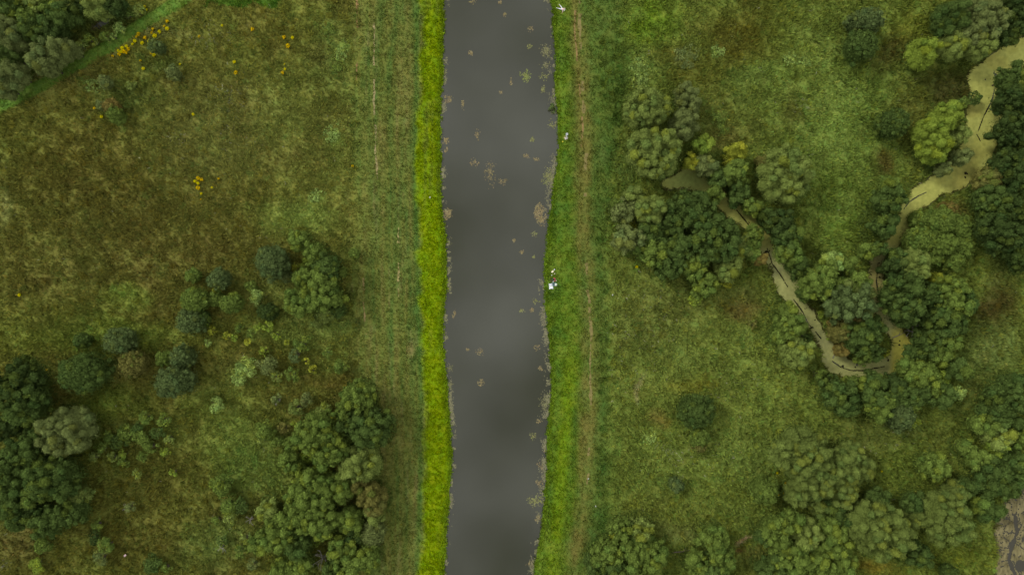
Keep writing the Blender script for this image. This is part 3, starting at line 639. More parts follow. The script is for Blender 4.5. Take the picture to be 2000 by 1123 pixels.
# ------------------------------------------------------------------ plant builder
def leaves_on(lobes, leaf, dens, base, g, vary, up=-0.35):
    """lobes: list of (cx,cy,cz,rx,ry,rz,colour factor rgb). returns verts, quad faces, colours + core"""
    P = []; N = []; Cc = []; S = []
    for (cx, cy, cz, rx, ry, rz, cf) in lobes:
        area = 4 * math.pi * ((rx * ry) ** 1.6 / 3 + (rx * rz) ** 1.6 / 3 + (ry * rz) ** 1.6 / 3) ** (1 / 1.6) * 0.66
        n = max(14, int(area / (leaf * leaf * .5) * dens))
        u = g.normal(0, 1, (n * 2, 3)); u /= np.linalg.norm(u, axis=1)[:, None]
        u = u[u[:, 2] > up][:n]
        rr = np.where(g.uniform(0, 1, (len(u), 1)) < .14, g.uniform(1.0, 1.3, (len(u), 1)), g.uniform(0.84, 1.05, (len(u), 1)))
        P.append(u * rr * [rx, ry, rz] + [cx, cy, cz])
        nn = u / [rx, ry, rz]; N.append(nn / np.linalg.norm(nn, axis=1)[:, None])
        Cc.append(np.repeat((base * cf)[None], len(u), 0) * (1 + g.normal(0, vary, (len(u), 1))))
        S.append(leaf * g.uniform(.6, 1.35, len(u)))
    P = np.concatenate(P); N = np.concatenate(N); Cc = np.concatenate(Cc); S = np.concatenate(S)[:, None]
    N = N + g.normal(0, .34, N.shape); N /= np.linalg.norm(N, axis=1)[:, None]
    T = np.cross(N, g.normal(0, 1, N.shape)); T /= np.linalg.norm(T, axis=1)[:, None]
    B = np.cross(N, T)
    V = np.stack([P - T * S * .62, P - B * S * .36 + N * S * .06, P + T * S * .62, P + B * S * .36 + N * S * .06], 1).reshape(-1, 3)
    F = np.arange(len(V)).reshape(-1, 4)
    col = np.repeat(Cc, 4, 0)
    return V, F, np.clip(col, .004, 1)

def crown_mesh(kind, rx, ry, rz, zc, colour, seed):
    g = np.random.default_rng(seed); base = lin(PAL[colour]) * (1.20 if kind == 'b' else 1.36)
    r = math.sqrt(rx * ry); lobes = []
    warm = {'olive': (1.13, 1.05, .7), 'yellow': (1.1, 1.02, .85), 'lime': (1.12, 1.04, .8), 'brown': (.8, 1.0, .8), 'rusty': (.75, .98, .8), 'grey': (1.1, 1.04, .82)}.get(colour, (1.18, 1.08, .85))
    def cf():
        t = g.uniform(0, 1); f = np.ones(3) * (1 + g.normal(0, .10))
        if t < .15: f = f * np.array(warm)
        elif t > .86: f = f * np.array((.84, .92, .95))
        return f
    outl = [g.uniform(.82, 1.08) for _ in range(5)]; ph = g.uniform(0, 6.28, 5)
    def outline(a): return 1 + .09 * math.sin(2 * a + ph[0]) + .07 * math.sin(3 * a + ph[1]) + .05 * math.sin(5 * a + ph[2])
    def dome(n, lr, zflat, edge=1.0):
        pts = []; tries = 0
        while len(pts) < n and tries < n * 40:
            tries += 1
            a = g.uniform(0, 6.283); q = math.sqrt(g.uniform(0, 1)) * edge * outline(a)
            x, y = q * math.cos(a), q * math.sin(a)
            z = math.sqrt(max(0, 1 - min(q, 1) ** 2))
            if all((x - p[0]) ** 2 + (y - p[1]) ** 2 > (lr * .78) ** 2 for p in pts): pts.append((x, y, z, q))
        return pts
    if kind == 'w':      # billowing willow: many rounded lobes at different levels
        lr = max(.14, min(.38, .78 / max(r, .8)))
        lobes.append((0, 0, zc - rz * .55, rx * .80, ry * .80, rz * .80, np.ones(3)))
        for k in range(9):
            a = k * .7 + g.uniform(-.2, .2); s = r * g.uniform(.22, .3)
            lobes.append((.72 * rx * math.cos(a), .72 * ry * math.sin(a), zc - rz * .6, s, s, s * 1.3, np.ones(3)))
        for (x, y, z, q) in dome(int(1.3 / lr ** 2), lr * 1.08, 1, .94):
            s = lr * r * g.uniform(.72, 1.1)
            zz = zc - rz * .55 + rz * (z * 1.05 + g.normal(0, .2))
            lobes.append((x * (rx - s * .5), y * (ry - s * .5), zz, s * g.uniform(.85, 1.15), s * g.uniform(.85, 1.15), s * g.uniform(1.1, 1.5), cf()))
        leaf = .23; dens = 1.3; vary = .13
    elif kind == 'o':    # broadleaf tree: bigger masses with small clumps on them
        lr = max(.15, min(.36, .66 / max(r, .8)))
        lobes.append((0, 0, zc - rz * .55, rx * .78, ry * .78, rz * .75, np.ones(3)))
        for (x, y, z, q) in dome(int(1.35 / lr ** 2), lr, 1, .95):
            s = lr * r * g.uniform(.6, 1.35)
            zz = zc - rz * .5 + rz * (z * .95 + g.normal(0, .2))
            lobes.append((x * (rx - s * .4), y * (ry - s * .4), zz, s * g.uniform(.75, 1.3), s * g.uniform(.75, 1.3), s * g.uniform(.8, 1.3), cf()))
        leaf = .29; dens = 1.2; vary = .18
    elif kind == 'b':    # dense dome bush with a fine surface
        lobes.append((0, 0, zc - rz * .45, rx * .84, ry * .84, rz * 1.1, np.ones(3)))
        lr = max(.16, min(.34, .5 / max(r, .6)))
        for (x, y, z, q) in dome(int(1.25 / lr ** 2), lr, 1, .93):
            s = lr * r * g.uniform(.7, 1.15)
            zz = zc - rz * .5 + rz * (z * .98 + g.normal(0, .09))
            lobes.append((x * (rx - s * .35), y * (ry - s * .35), zz, s, s, s * .75, cf()))
        leaf = .27; dens = 1.2; vary = .2
    elif kind == 's':    # open young shrub: few uneven clumps
        n = int(5 + r * 7)
        for k in range(n):
            a = g.uniform(0, 6.283); q = math.sqrt(g.uniform(0, 1)) * .85 * outline(a); s = r * g.uniform(.2, .42) * (1.15 - .35 * q)
            lobes.append((q * math.cos(a) * (rx - s * .3), q * math.sin(a) * (ry - s * .3), zc - rz * .4 + rz * (1 - q * q) * g.uniform(.35, 1.05), s, s * g.uniform(.7, 1.2), s * g.uniform(.7, 1.1), cf()))
        leaf = .27; dens = 1.0; vary = .22
    else:                # low sprawling patch of bramble or young willow
        n = int(12 + r * 12)
        for k in range(n):
            a = g.uniform(0, 6.283); q = g.uniform(0, 1) ** .6 * outline(a); s = r * g.uniform(.13, .26)
            lobes.append((q * math.cos(a) * rx, q * math.sin(a) * ry, zc * (.45 + .4 * g.uniform(0, 1)) * (1 - .6 * q * q), s, s, s * .6, cf()))
        leaf = .24; dens = .7; vary = .22
    V, F, col = leaves_on(lobes, leaf, dens, base, g, vary)
    vs = [V]; cs = [col]; n0 = len(V); f3 = []
    if kind in 'wob':
        for (cx, cy, cz, a, b, c, cf_) in lobes:
            src = ICO2 if max(a, b) > .9 else ICO1
            k = .86 + g.normal(0, .05, (len(src[0]), 1))
            v = src[0] * k * [a, b, c] + [cx, cy, cz]
            vs.append(v); cs.append(np.repeat((base * cf_ * .95)[None], len(v), 0)); f3.append(src[1] + n0); n0 += len(v)
    return np_mesh('crown', np.concatenate(vs), [F] + ([np.concatenate(f3)] if f3 else []), M_LEAF, np.concatenate(cs), False)

def trunk_mesh(kind, r, top, seed):
    g = np.random.default_rng(seed + 999); m = MB()
    stems = 1 if kind == 'o' else (2 if kind == 'w' else 3)
    tr = max(.05, .045 * r + .03)
    for s in range(stems):
        a0 = g.uniform(0, 6.28); off = 0 if stems == 1 else tr * 1.4
        lean = g.uniform(0, .18) * r
        p = [(math.cos(a0) * (off + lean * t), math.sin(a0) * (off + lean * t), top * t - .15) for t in (0, .35, .7, 1)]
        m.tube(p, [tr * 1.25, tr, tr * .75, tr * .35], 7)
        for b in range(4 if r > 1.2 else 2):
            t = g.uniform(.35, .8); a = g.uniform(0, 6.28); L = r * g.uniform(.35, .6)
            q = np.array([math.cos(a0) * (off + lean * t), math.sin(a0) * (off + lean * t), top * t - .15])
            m.tube([q, q + [math.cos(a) * L * .5, math.sin(a) * L * .5, L * .35], q + [math.cos(a) * L, math.sin(a) * L, L * .6]], [tr * .5, tr * .35, tr * .12], 5)
    return m.mesh('trunk', M_BARK)

ORD = ['uppermost'] + [w + ' down' for w in 'second third fourth fifth sixth seventh eighth ninth tenth eleventh twelfth thirteenth fourteenth'.split()]
KINDN = {'w': ('willow_tree', 'lobed', 'tree'), 'o': ('broadleaf_tree', 'leafy', 'tree'), 'b': ('round_bush', 'rounded', 'bush'), 's': ('young_shrub', 'loose', 'shrub'), 'l': ('low_bush', 'low spreading', 'bush')}
def ranked(items):
    """items: list of (base description, y, place) -> unique labels"""
    by = {}
    for k, (d, y, p) in enumerate(items): by.setdefault((d, p), []).append((y, k))
    out = [None] * len(items)
    for (d, p), L in by.items():
        L.sort()
        for n, (y, k) in enumerate(L):
            w = '' if len(L) == 1 else (' lowest' if n == len(L) - 1 else ' ' + ORD[n])
            out[k] = d + (',' + w if w else '') + ' ' + p
    return out

VIS = [[(2040,80),(2000,98),(1945,132),(1930,200),(1922,250),(1908,295),(1878,335),(1835,362),(1797,387),(1774,412),(1766,442),(1752,472)], [(1715,510),(1713,550),(1717,600)],
       [(1503,490),(1512,515),(1535,555),(1562,596),(1583,622),(1600,652),(1618,685),(1634,708),(1655,722),(1690,724),(1730,716),(1756,695),(1763,670)], [(1415,402),(1440,418),(1472,438)], [(1305,360),(1345,348),(1375,358)]]
items = []; specs = []
for place, L in CLUSTERS:
    rs = [p[3] if not isinstance(p[3], tuple) else sum(p[3]) / 2 for p in L]
    for p, r in zip(L, rs):
        size = 'large ' if r >= 36 else ('small ' if r < 14 else '')
        nm, form, cat = KINDN[p[0]]
        items.append((f'{size}{WORD[p[4]]} {form} {cat}', p[2] + p[1] * 1e-4, place)); specs.append((p, r, nm, cat, place))
for idx, (lab, (p, r, nm, cat, place)) in enumerate(zip(ranked(items), specs)):
    kind, px, py, rr, colour = p
    rx, ry = (rr if isinstance(rr, tuple) else (rr, rr)); rx /= 10; ry /= 10; r = math.sqrt(rx * ry)
    g = np.random.default_rng(1000 + idx)
    if not isinstance(rr, tuple): rx *= g.uniform(.95, 1.2); ry *= g.uniform(.95, 1.2)
    if kind != 'l':
        dv_ = float(min(poly_d(np.array([gx(px)]), np.array([gy(py)]), v)[0] for v in VIS))
        f = min(1.0, max(.62, (dv_ - .75) / max(rx, ry))) if dv_ > .9 else (.8 if dv_ > .4 else 1.0)
        rx *= f; ry *= f; r = math.sqrt(rx * ry)
    ht = {'w': 2.4 + 1.6 * r, 'o': 2.2 + 1.7 * r, 'b': .8 + 1.8 * r, 's': .5 + 1.15 * r, 'l': .35 + .35 * r}[kind] * g.uniform(.9, 1.12)
    rz = {'w': .42, 'o': .45, 'b': .55, 's': .5, 'l': .6}[kind] * ht
    zc = ht - rz * .55
    k = (H - zc) / H
    x, y = gx(px) * k, gy(py) * k
    z0 = float(ground_z(np.array([x]), np.array([y]))[0])
    e = empty(nm, (x, y, max(z0, WATER)), lab, cat, f'{cat}s {place}')
    link('crown', crown_mesh(kind, rx, ry, rz, zc, colour, 4000 + idx), e)
    if kind != 'l': link('trunk', trunk_mesh(kind, r, zc - rz * .1, 4000 + idx), e)

# bramble and nettle undergrowth filling the thickets (uncountable)
def undergrowth():
    g = np.random.default_rng(55); P = []; Cc = []
    for _, L in CLUSTERS:
        for p in L:
            r = (p[3] if not isinstance(p[3], tuple) else sum(p[3]) / 2) / 10
            if p[0] not in 'wo' or r < 1.3: continue
            n = int(60 * r * r); a = g.uniform(0, 6.283, n); q = r * np.sqrt(g.uniform(.2, 1.2, n))
            x = gx(p[1]) * .975 + q * np.cos(a); y = gy(p[2]) * .975 + q * np.sin(a)
            top = np.clip(1.5 * (1.35 - q / r), .15, 1.2) * (.75 + .5 * fbm(x, y, 1.6, 140, 2))
            P.append(np.stack([x, y, top * g.uniform(.35, 1, n)], 1))
            Cc.append(lin((76, 92, 40))[None] * (1 + .22 * fbm(x, y, 2.0, 141, 3) + g.normal(0, .14, n))[:, None] * np.array([1, 1, 1]))
    P = np.concatenate(P); Cc = np.concatenate(Cc); kd = creek_d(P[:, 0], P[:, 1]); cd = canal_d(P[:, 0], P[:, 1]); k = (kd > .35) & (cd > 1) & (track_d(P[:, 0], P[:, 1]) > 1.5)
    P, Cc = P[k], Cc[k]; P[:, 2] += ground_z(P[:, 0], P[:, 1]); n = len(P)
    N = np.array([0, 0, 1.0]) + g.normal(0, .5, (n, 3)); N /= np.linalg.norm(N, axis=1)[:, None]
    T = np.cross(N, g.normal(0, 1, (n, 3))); T /= np.linalg.norm(T, axis=1)[:, None]; B = np.cross(N, T); S = g.uniform(.2, .42, (n, 1))
    V = np.stack([P - T * S * .6, P - B * S * .4, P + T * S * .6, P + B * S * .4], 1).reshape(-1, 3)
    link('undergrowth', np_mesh('undergrowth', V, [np.arange(len(V)).reshape(-1, 4)], M_LEAF, np.repeat(np.clip(Cc, .004, 1), 4, 0)), kind='stuff', label='bramble and nettle undergrowth between the trees of the thickets', category='undergrowth')
undergrowth()

# bare dead trees and fallen branches
def bare(name, px, py, r, ht, label, cat, seed, flat=False, n=9):
    g = np.random.default_rng(seed); m = MB(); k = (H - ht) / H
    x, y = gx(px) * k, gy(py) * k; z0 = float(ground_z(np.array([x]), np.array([y]))[0])
    e = empty(name, (x, y, max(z0, WATER)), label, cat)
    t = MB()
    t.tube([(0, 0, -.1), (.05, .03, ht * .5), (.1, -.05, ht * .85)], [.16, .12, .08], 7)
    link('trunk', t.mesh('trunk', M_DEAD), e)
    for b in range(n):
        a = 6.283 * b / n + g.normal(0, .25); L = r * g.uniform(.6, 1.05); h0 = ht * g.uniform(.45, .85)
        m = MB(); d = np.array([math.cos(a), math.sin(a), 0]); s = np.array([-d[1], d[0], 0])
        p0 = np.array([.05, 0, h0]); p1 = p0 + d * L * .5 + [0, 0, L * .3] + s * g.normal(0, .1); p2 = p0 + d * L + [0, 0, L * .45] + s * g.normal(0, .25)
        m.tube([p0, p1, p2], [.075, .05, .02], 5)
        for q in range(3):
            u = g.uniform(.3, .9); c = p1 + (p2 - p1) * u; f = d * .5 + s * g.choice([-1, 1]) * g.uniform(.4, .8) + [0, 0, .3]
            m.tube([c, c + f * L * .35], [.035, .012], 4)
        link('branch', m.mesh('branch', M_DEAD), e)
bare('dead_tree', 627, 1094, 2.2, 4.5, 'bare grey dead tree with spreading branches in the long wood', 'dead tree', 1, n=11)
bare('dead_shrub', 540, 783, 1.0, 1.6, 'small bleached dead shrub above the long wood', 'dead shrub', 2, n=6)
bare('dead_shrub', 487, 1015, 1.1, 1.5, 'bleached dead shrub on the grass near the bottom meadow shrubs', 'dead shrub', 3, n=6)
bare('dead_shrub', 432, 1070, 1.2, 1.3, 'thin bleached dead shrub low on the bottom meadow', 'dead shrub', 4, n=5)
bare('dead_shrub', 1789, 648, 1.6, 3.6, 'bare twiggy dead shrub leaning over the creek loop', 'dead shrub', 5, n=7)
bare('dead_shrub', 244, 990, .9, 1.2, 'pale dead shrub beside a grey green shrub on the rusty meadow', 'dead shrub', 6, n=5)

def branch(name, pts, r, label, mat=M_DEAD):
    P = [(gx(a), gy(b)) for a, b in pts]; o = np.array(P[0])
    z = ground_z(np.array([p[0] for p in P]), np.array([p[1] for p in P])); z = np.maximum(z, WATER)
    e = empty(name, (o[0], o[1], 0), label, 'branch')
    m = MB(); m.tube([(p[0] - o[0], p[1] - o[1], zz + r + .03) for p, zz in zip(P, z)], list(np.linspace(r, r * .4, len(P))), 6)
    link('stem', m.mesh('stem', mat), e)
    g = np.random.default_rng(int(o[0] * 10) & 1023); d = np.array(P[-1]) - o; d /= np.linalg.norm(d)
    for i in (1, len(P) - 1):
        q = np.array([P[i][0] - o[0], P[i][1] - o[1], z[i] + r + .05]); s = np.array([d[0] * .6 - d[1] * .7, d[1] * .6 + d[0] * .7, .2]); m = MB()
        m.tube([q, q + s * .5, q + s * 1.0 + [0, 0, .1]], [r * .5, r * .35, r * .12], 5); link('twig', m.mesh('twig', mat), e)
branch('fallen_branch', [(1376,1052),(1384,1040),(1393,1030)], .12, 'grey fallen branch at the edge of the bottom thicket')
branch('fallen_branch', [(1312,1078),(1335,1076),(1350,1072),(1362,1066)], .14, 'dark fallen branch lying between the two bottom thickets', M_BARK)
branch('fallen_branch', [(1745,660),(1757,655),(1768,650)], .1, 'short grey branch lying across the duckweed loop')
branch('fallen_branch', [(1628,700),(1632,692),(1638,686)], .1, 'grey branch at the inner bend of the duckweed loop')

# ------------------------------------------------------------------ yellow flowering plants
def ragwort_mesh(name, warm, seed):
    g = np.random.default_rng(seed); V = []; F = []; Cc = []
    yel = lin((180, 172, 6)) if not warm else lin((184, 156, 8)); grn = lin((78, 96, 30))
    for k in range(26):                      # leaves and stems
        a = g.uniform(0, 6.28); d = np.array([math.cos(a), math.sin(a), 0]); s = np.array([-d[1], d[0], 0]) * .05
        q = d * g.uniform(.02, .15); t = d * g.uniform(.15, .42) + [0, 0, g.uniform(.25, .75)]
        n = len(V); V += [q - s, q + s, t + s * .7, t - s * .7]; F.append([n, n + 1, n + 2, n + 3]); Cc += [grn * g.uniform(.7, 1.2)] * 4
    for k in range(46):                      # flat flower heads
        a = g.uniform(0, 6.28); q = math.sqrt(g.uniform(0, 1)) * .36; c = np.array([q * math.cos(a), q * math.sin(a), .82 - q * .5 + g.uniform(-.05, .05)])
        r = g.uniform(.045, .085); n = len(V); tl = g.normal(0, .3, 2)
        for j in range(6):
            b = 6.283 * j / 6; V.append(c + [r * math.cos(b), r * math.sin(b), r * (tl[0] * math.cos(b) + tl[1] * math.sin(b))])
        F.append([n, n + 1, n + 2, n + 3]); F.append([n, n + 3, n + 4, n + 5]); Cc += [yel * g.uniform(.75, 1.15) * (1, g.uniform(.88, 1.08), 1)] * 6
    return np_mesh(name, np.array(V), [np.array(F)], M_LEAF, np.array(Cc))
RW = [ragwort_mesh('ragwort', i % 2, 40 + i) for i in range(4)]
YEL = [('by the upper end of the grass track', [(282,13,.8),(276,21,.8),(286,19,.7),(326,42,1.1),(326,56,1.2),(320,51,.8),(311,62,1.1),(298,57,1.0),(302,70,1.3),(296,64,.9)]),
       ('in the long golden row along the grass track', [(290,81,1.0),(283,74,1.2),(277,84,1.1),(270,67,1.2),(263,80,1.1),(266,72,.8),(258,86,.8),(250,96,1.1),(246,90,1.0),(242,100,1.3),(238,94,1.2),(232,106,1.1),(236,101,1.0),(246,103,.9),(230,99,.9),(219,109,.8)]),
       ('just below the golden row', [(300,107,1.1),(295,104,.8),(279,134,1.0),(273,118,.7),(350,125,.7),(183,211,.9),(197,228,1.0)]),
       ('on the open upper meadow', [(388,71,.8),(433,50,.8),(492,57,1.2),(457,121,1.0),(460,142,1.2),(376,223,.9),(554,73,1.2),(571,74,1.0),(562,90,1.4),(555,125,.5),(551,142,1.1),(556,135,.8)]),
       ('in the golden clump on the middle meadow', [(386,348,1.2),(380,354,1.0),(393,351,1.1),(386,358,1.0),(386,367,1.3),(392,378,.8)]),
       ('standing alone in the grass', [(426,349,.7),(413,366,.7),(688,324,.8),(37,576,1.0),(89,723,.7),(1244,521,.9),(391,389,.5),(1519,924,.7),(1535,944,.7),(1532,963,.7),(1522,967,.6),(1724,921,.6),(1775,969,.6),(1716,958,.6)])]
items = []; sp = []
for place, L in YEL:
    for (px, py, s) in L:
        d = 'bushy yellow flowering plant' if s >= 1.1 else ('small yellow flowering plant' if s < .9 else 'yellow flowering plant')
        items.append((d, py + px * 1e-4, place)); sp.append((px, py, s, place))
for i, (lab, (px, py, s, place)) in enumerate(zip(ranked(items), sp)):
    o = link('yellow_flower_plant', RW[i % 4], None, label=lab, category='flower', group='yellow flowers ' + place)
    x, y = gx(px) * .994, gy(py) * .994
    o.location = (x, y, float(ground_z(np.array([x]), np.array([y]))[0])); o.rotation_euler.z = i * 1.7; o.scale = (s * .86, s * .86, .75 + .3 * s)

# ------------------------------------------------------------------ floating plants on the canal
def raft_mesh(rx, ry, n, rgb, seed, solid=False):
    g = np.random.default_rng(seed); V = []; F = []; Cc = []
    cl = [(g.normal(0, .34), g.normal(0, .34)) for _ in range(3 if solid else 4)]
    for k in range(n):
        c0 = cl[g.integers(len(cl))]; s = .42 if solid else .36
        u = c0[0] + g.normal(0, s); w = c0[1] + g.normal(0, s)
        if u * u + w * w > 1.5: continue
        r = g.uniform(.05, .13); m = len(V); a0 = g.uniform(0, 6.28); z = .012 + g.uniform(0, .03)
        for j in range(7):
            a = a0 + 5.6 * j / 6; V.append((u * rx + r * math.cos(a), w * ry + r * math.sin(a), z + g.uniform(-.006, .01)))
        V.append((u * rx, w * ry, z)); F += [[m + 7, m + j, m + j + 1] for j in range(6)]
        V += [(0, 0, -.45), (.015, .01, -.45)]; F += [[m + 7, m + 8, m + 9]]      # stalk down to the shared root
        Cc += [rgb * g.uniform(.65, 1.25) * (1, g.uniform(.92, 1.06), g.uniform(.85, 1.15))] * 10
    return np_mesh('floating_plant', np.array(V), [np.array(F)], M_PAD, np.array(Cc))
TAN = (118,108,76); OLV = (110,112,70); GRN = (112,120,66); DRY = (104,104,74)
PADS = [('along the far bank near the top', 'edge', [(1068,98,13,16,DRY,1),(1028,143,11,16,GRN,1),(1063,152,9,9,OLV,0),(1063,176,8,8,OLV,0),(1068,128,12,10,DRY,0),(1078,243,8,9,OLV,0),(1033,90,6,6,OLV,0),(1036,57,7,6,TAN,0)]),
 ('along the far bank above the picnic', 'edge', [(1071,350,12,24,OLV,1),(1060,418,14,20,TAN,2),(1043,457,8,5,OLV,0),(1027,305,9,4,TAN,0),(1047,312,6,5,TAN,0),(1040,273,4,6,OLV,0),(1043,502,4,3,OLV,0)]),
 ('along the far bank below the picnic', 'edge', [(1047,588,7,6,OLV,0),(1020,607,5,6,OLV,0),(1038,605,4,4,TAN,0),(1048,679,6,6,TAN,0),(1055,719,4,6,TAN,0)]),
 ('along the far bank near the bottom', 'edge', [(1062,786,12,20,DRY,1),(1053,821,6,5,TAN,0),(1042,851,9,8,OLV,0),(1063,880,5,4,TAN,0),(1057,912,9,9,TAN,0),(1051,942,8,9,TAN,0),(1047,977,15,14,OLV,1),(1050,1012,8,8,TAN,0),(1036,1100,8,8,TAN,0)]),
 ('against the lime grass bank', 'edge', [(876,195,11,8,TAN,1),(869,277,7,9,TAN,1),(872,294,5,5,TAN,0),(875,418,9,11,TAN,2),(877,478,5,10,DRY,0),(877,555,5,18,DRY,1),(869,625,5,9,DRY,0),(878,719,7,10,DRY,0),(869,140,4,8,DRY,0),(868,655,6,8,DRY,0),(880,750,5,8,DRY,0)]),
 ('in open water at the top', 'mid', [(924,5,7,6,TAN,0),(976,5,4,5,TAN,0),(986,30,4,4,TAN,0),(919,105,7,5,TAN,0),(904,205,4,12,TAN,0),(978,179,5,4,TAN,0),(998,160,3,7,TAN,0),(934,264,5,13,TAN,0)]),
 ('in mid canal', 'mid', [(926,319,8,9,TAN,0),(960,345,13,27,TAN,0),(981,356,10,8,TAN,0),(1005,470,4,5,TAN,0),(1020,492,4,4,TAN,0),(887,612,3,9,TAN,0),(914,682,4,4,TAN,0),(936,687,9,10,TAN,0),(940,746,9,8,TAN,0)])]
items = []; sp = []
for place, t, L in PADS:
    for (px, py, rx, ry, c, sol) in L:
        size = 'large ' if max(rx, ry) >= 14 else ('small ' if max(rx, ry) < 7 else '')
        nm = {TAN: 'tan', OLV: 'olive', GRN: 'green', DRY: 'dull brown'}[c]
        items.append((f'{size}{nm} floating weed raft', py + px * 1e-4, place)); sp.append((px, py, rx, ry, c, sol, place))
for i, (lab, (px, py, rx, ry, c, sol, place)) in enumerate(zip(ranked(items), sp)):
    rx, ry = rx / 10, ry / 10
    n = int(rx * ry * (150 if sol == 2 else 60 if sol else 26)) + 20
    k = (H - WATER) / H
    o = link('floating_weed', raft_mesh(rx, ry, n, lin(c), 300 + i, sol > 1), None, label=lab, category='water plant', group='weed rafts ' + place)
    o.location = (gx(px) * k, gy(py) * k, WATER)
# uncountable specks of weed along the edges
def specks():
    g = np.random.default_rng(77); n = 26000; y = g.uniform(-62, 62, n); s = g.uniform(0, 1, n) < .62
    off = np.abs(g.normal(0, .35, n)) + .05
    x = np.where(s, edge(EL, y) + off, edge(ER, y) - off * 1.5)
    q = fbm(x * .3, y, 2.5, 120, 3) + fbm(x, y, .7, 121, 2) * .6
    k = (q > .28) & (canal_d(x, y) < 0); x, y = x[k], y[k]
    a = g.uniform(0, 6.28, len(x)); r = g.uniform(.05, .13, len(x)); V = []; zs_ = WATER + .01 + g.uniform(0, .03, len(x))
    for j in range(4):
        b = a + j * 1.5708; V.append(np.stack([x + r * np.cos(b) * (1 if j % 2 else .6), y + r * np.sin(b), zs_], 1))
    V = np.stack(V, 1).reshape(-1, 3)
    link('floating_weeds', np_mesh('floating_weeds', V, [np.arange(len(V)).reshape(-1, 4)], M_PAD, np.repeat(lin((112, 110, 84))[None] * g.uniform(.6, 1.2, (len(x), 1)), 4, 0)),
         kind='stuff', label='tiny specks of weed caught along the canal edges', category='weed')
specks()

# clump of reeds growing out of the far bank water
e = empty('reed_clump', (gx(1078), gy(212), WATER), 'dark green reed clump standing in the canal at the far bank', 'reeds')
link('foliage', crown_mesh('s', .75, 1.1, .5, .45, 'blue', 9001), e)

# ------------------------------------------------------------------ people and their things
def skin_obj(name, V, E, rad, mat, parent, sub=2):
    me = bpy.data.meshes.new(name); me.from_pydata([tuple(v) for v in V], E, []); me.materials.append(mat)
    o = bpy.data.objects.new(name, me); C.objects.link(o)
    if parent: o.parent = parent
    md = o.modifiers.new('Skin', 'SKIN'); md.use_smooth_shade = True
    for i, r in enumerate(rad):
        s = me.skin_vertices[0].data[i]; s.radius = (r, r) if not isinstance(r, tuple) else r; s.use_root = (i == 0)
    sd = o.modifiers.new('Sub', 'SUBSURF'); sd.levels = 1; sd.render_levels = sub
    return o
M_SKIN = mat_plain('skin', (0.42, 0.25, 0.18), .6, .06)
def cloth(name, rgb): return mat_plain(name, lin(rgb), .85, .12, 14)

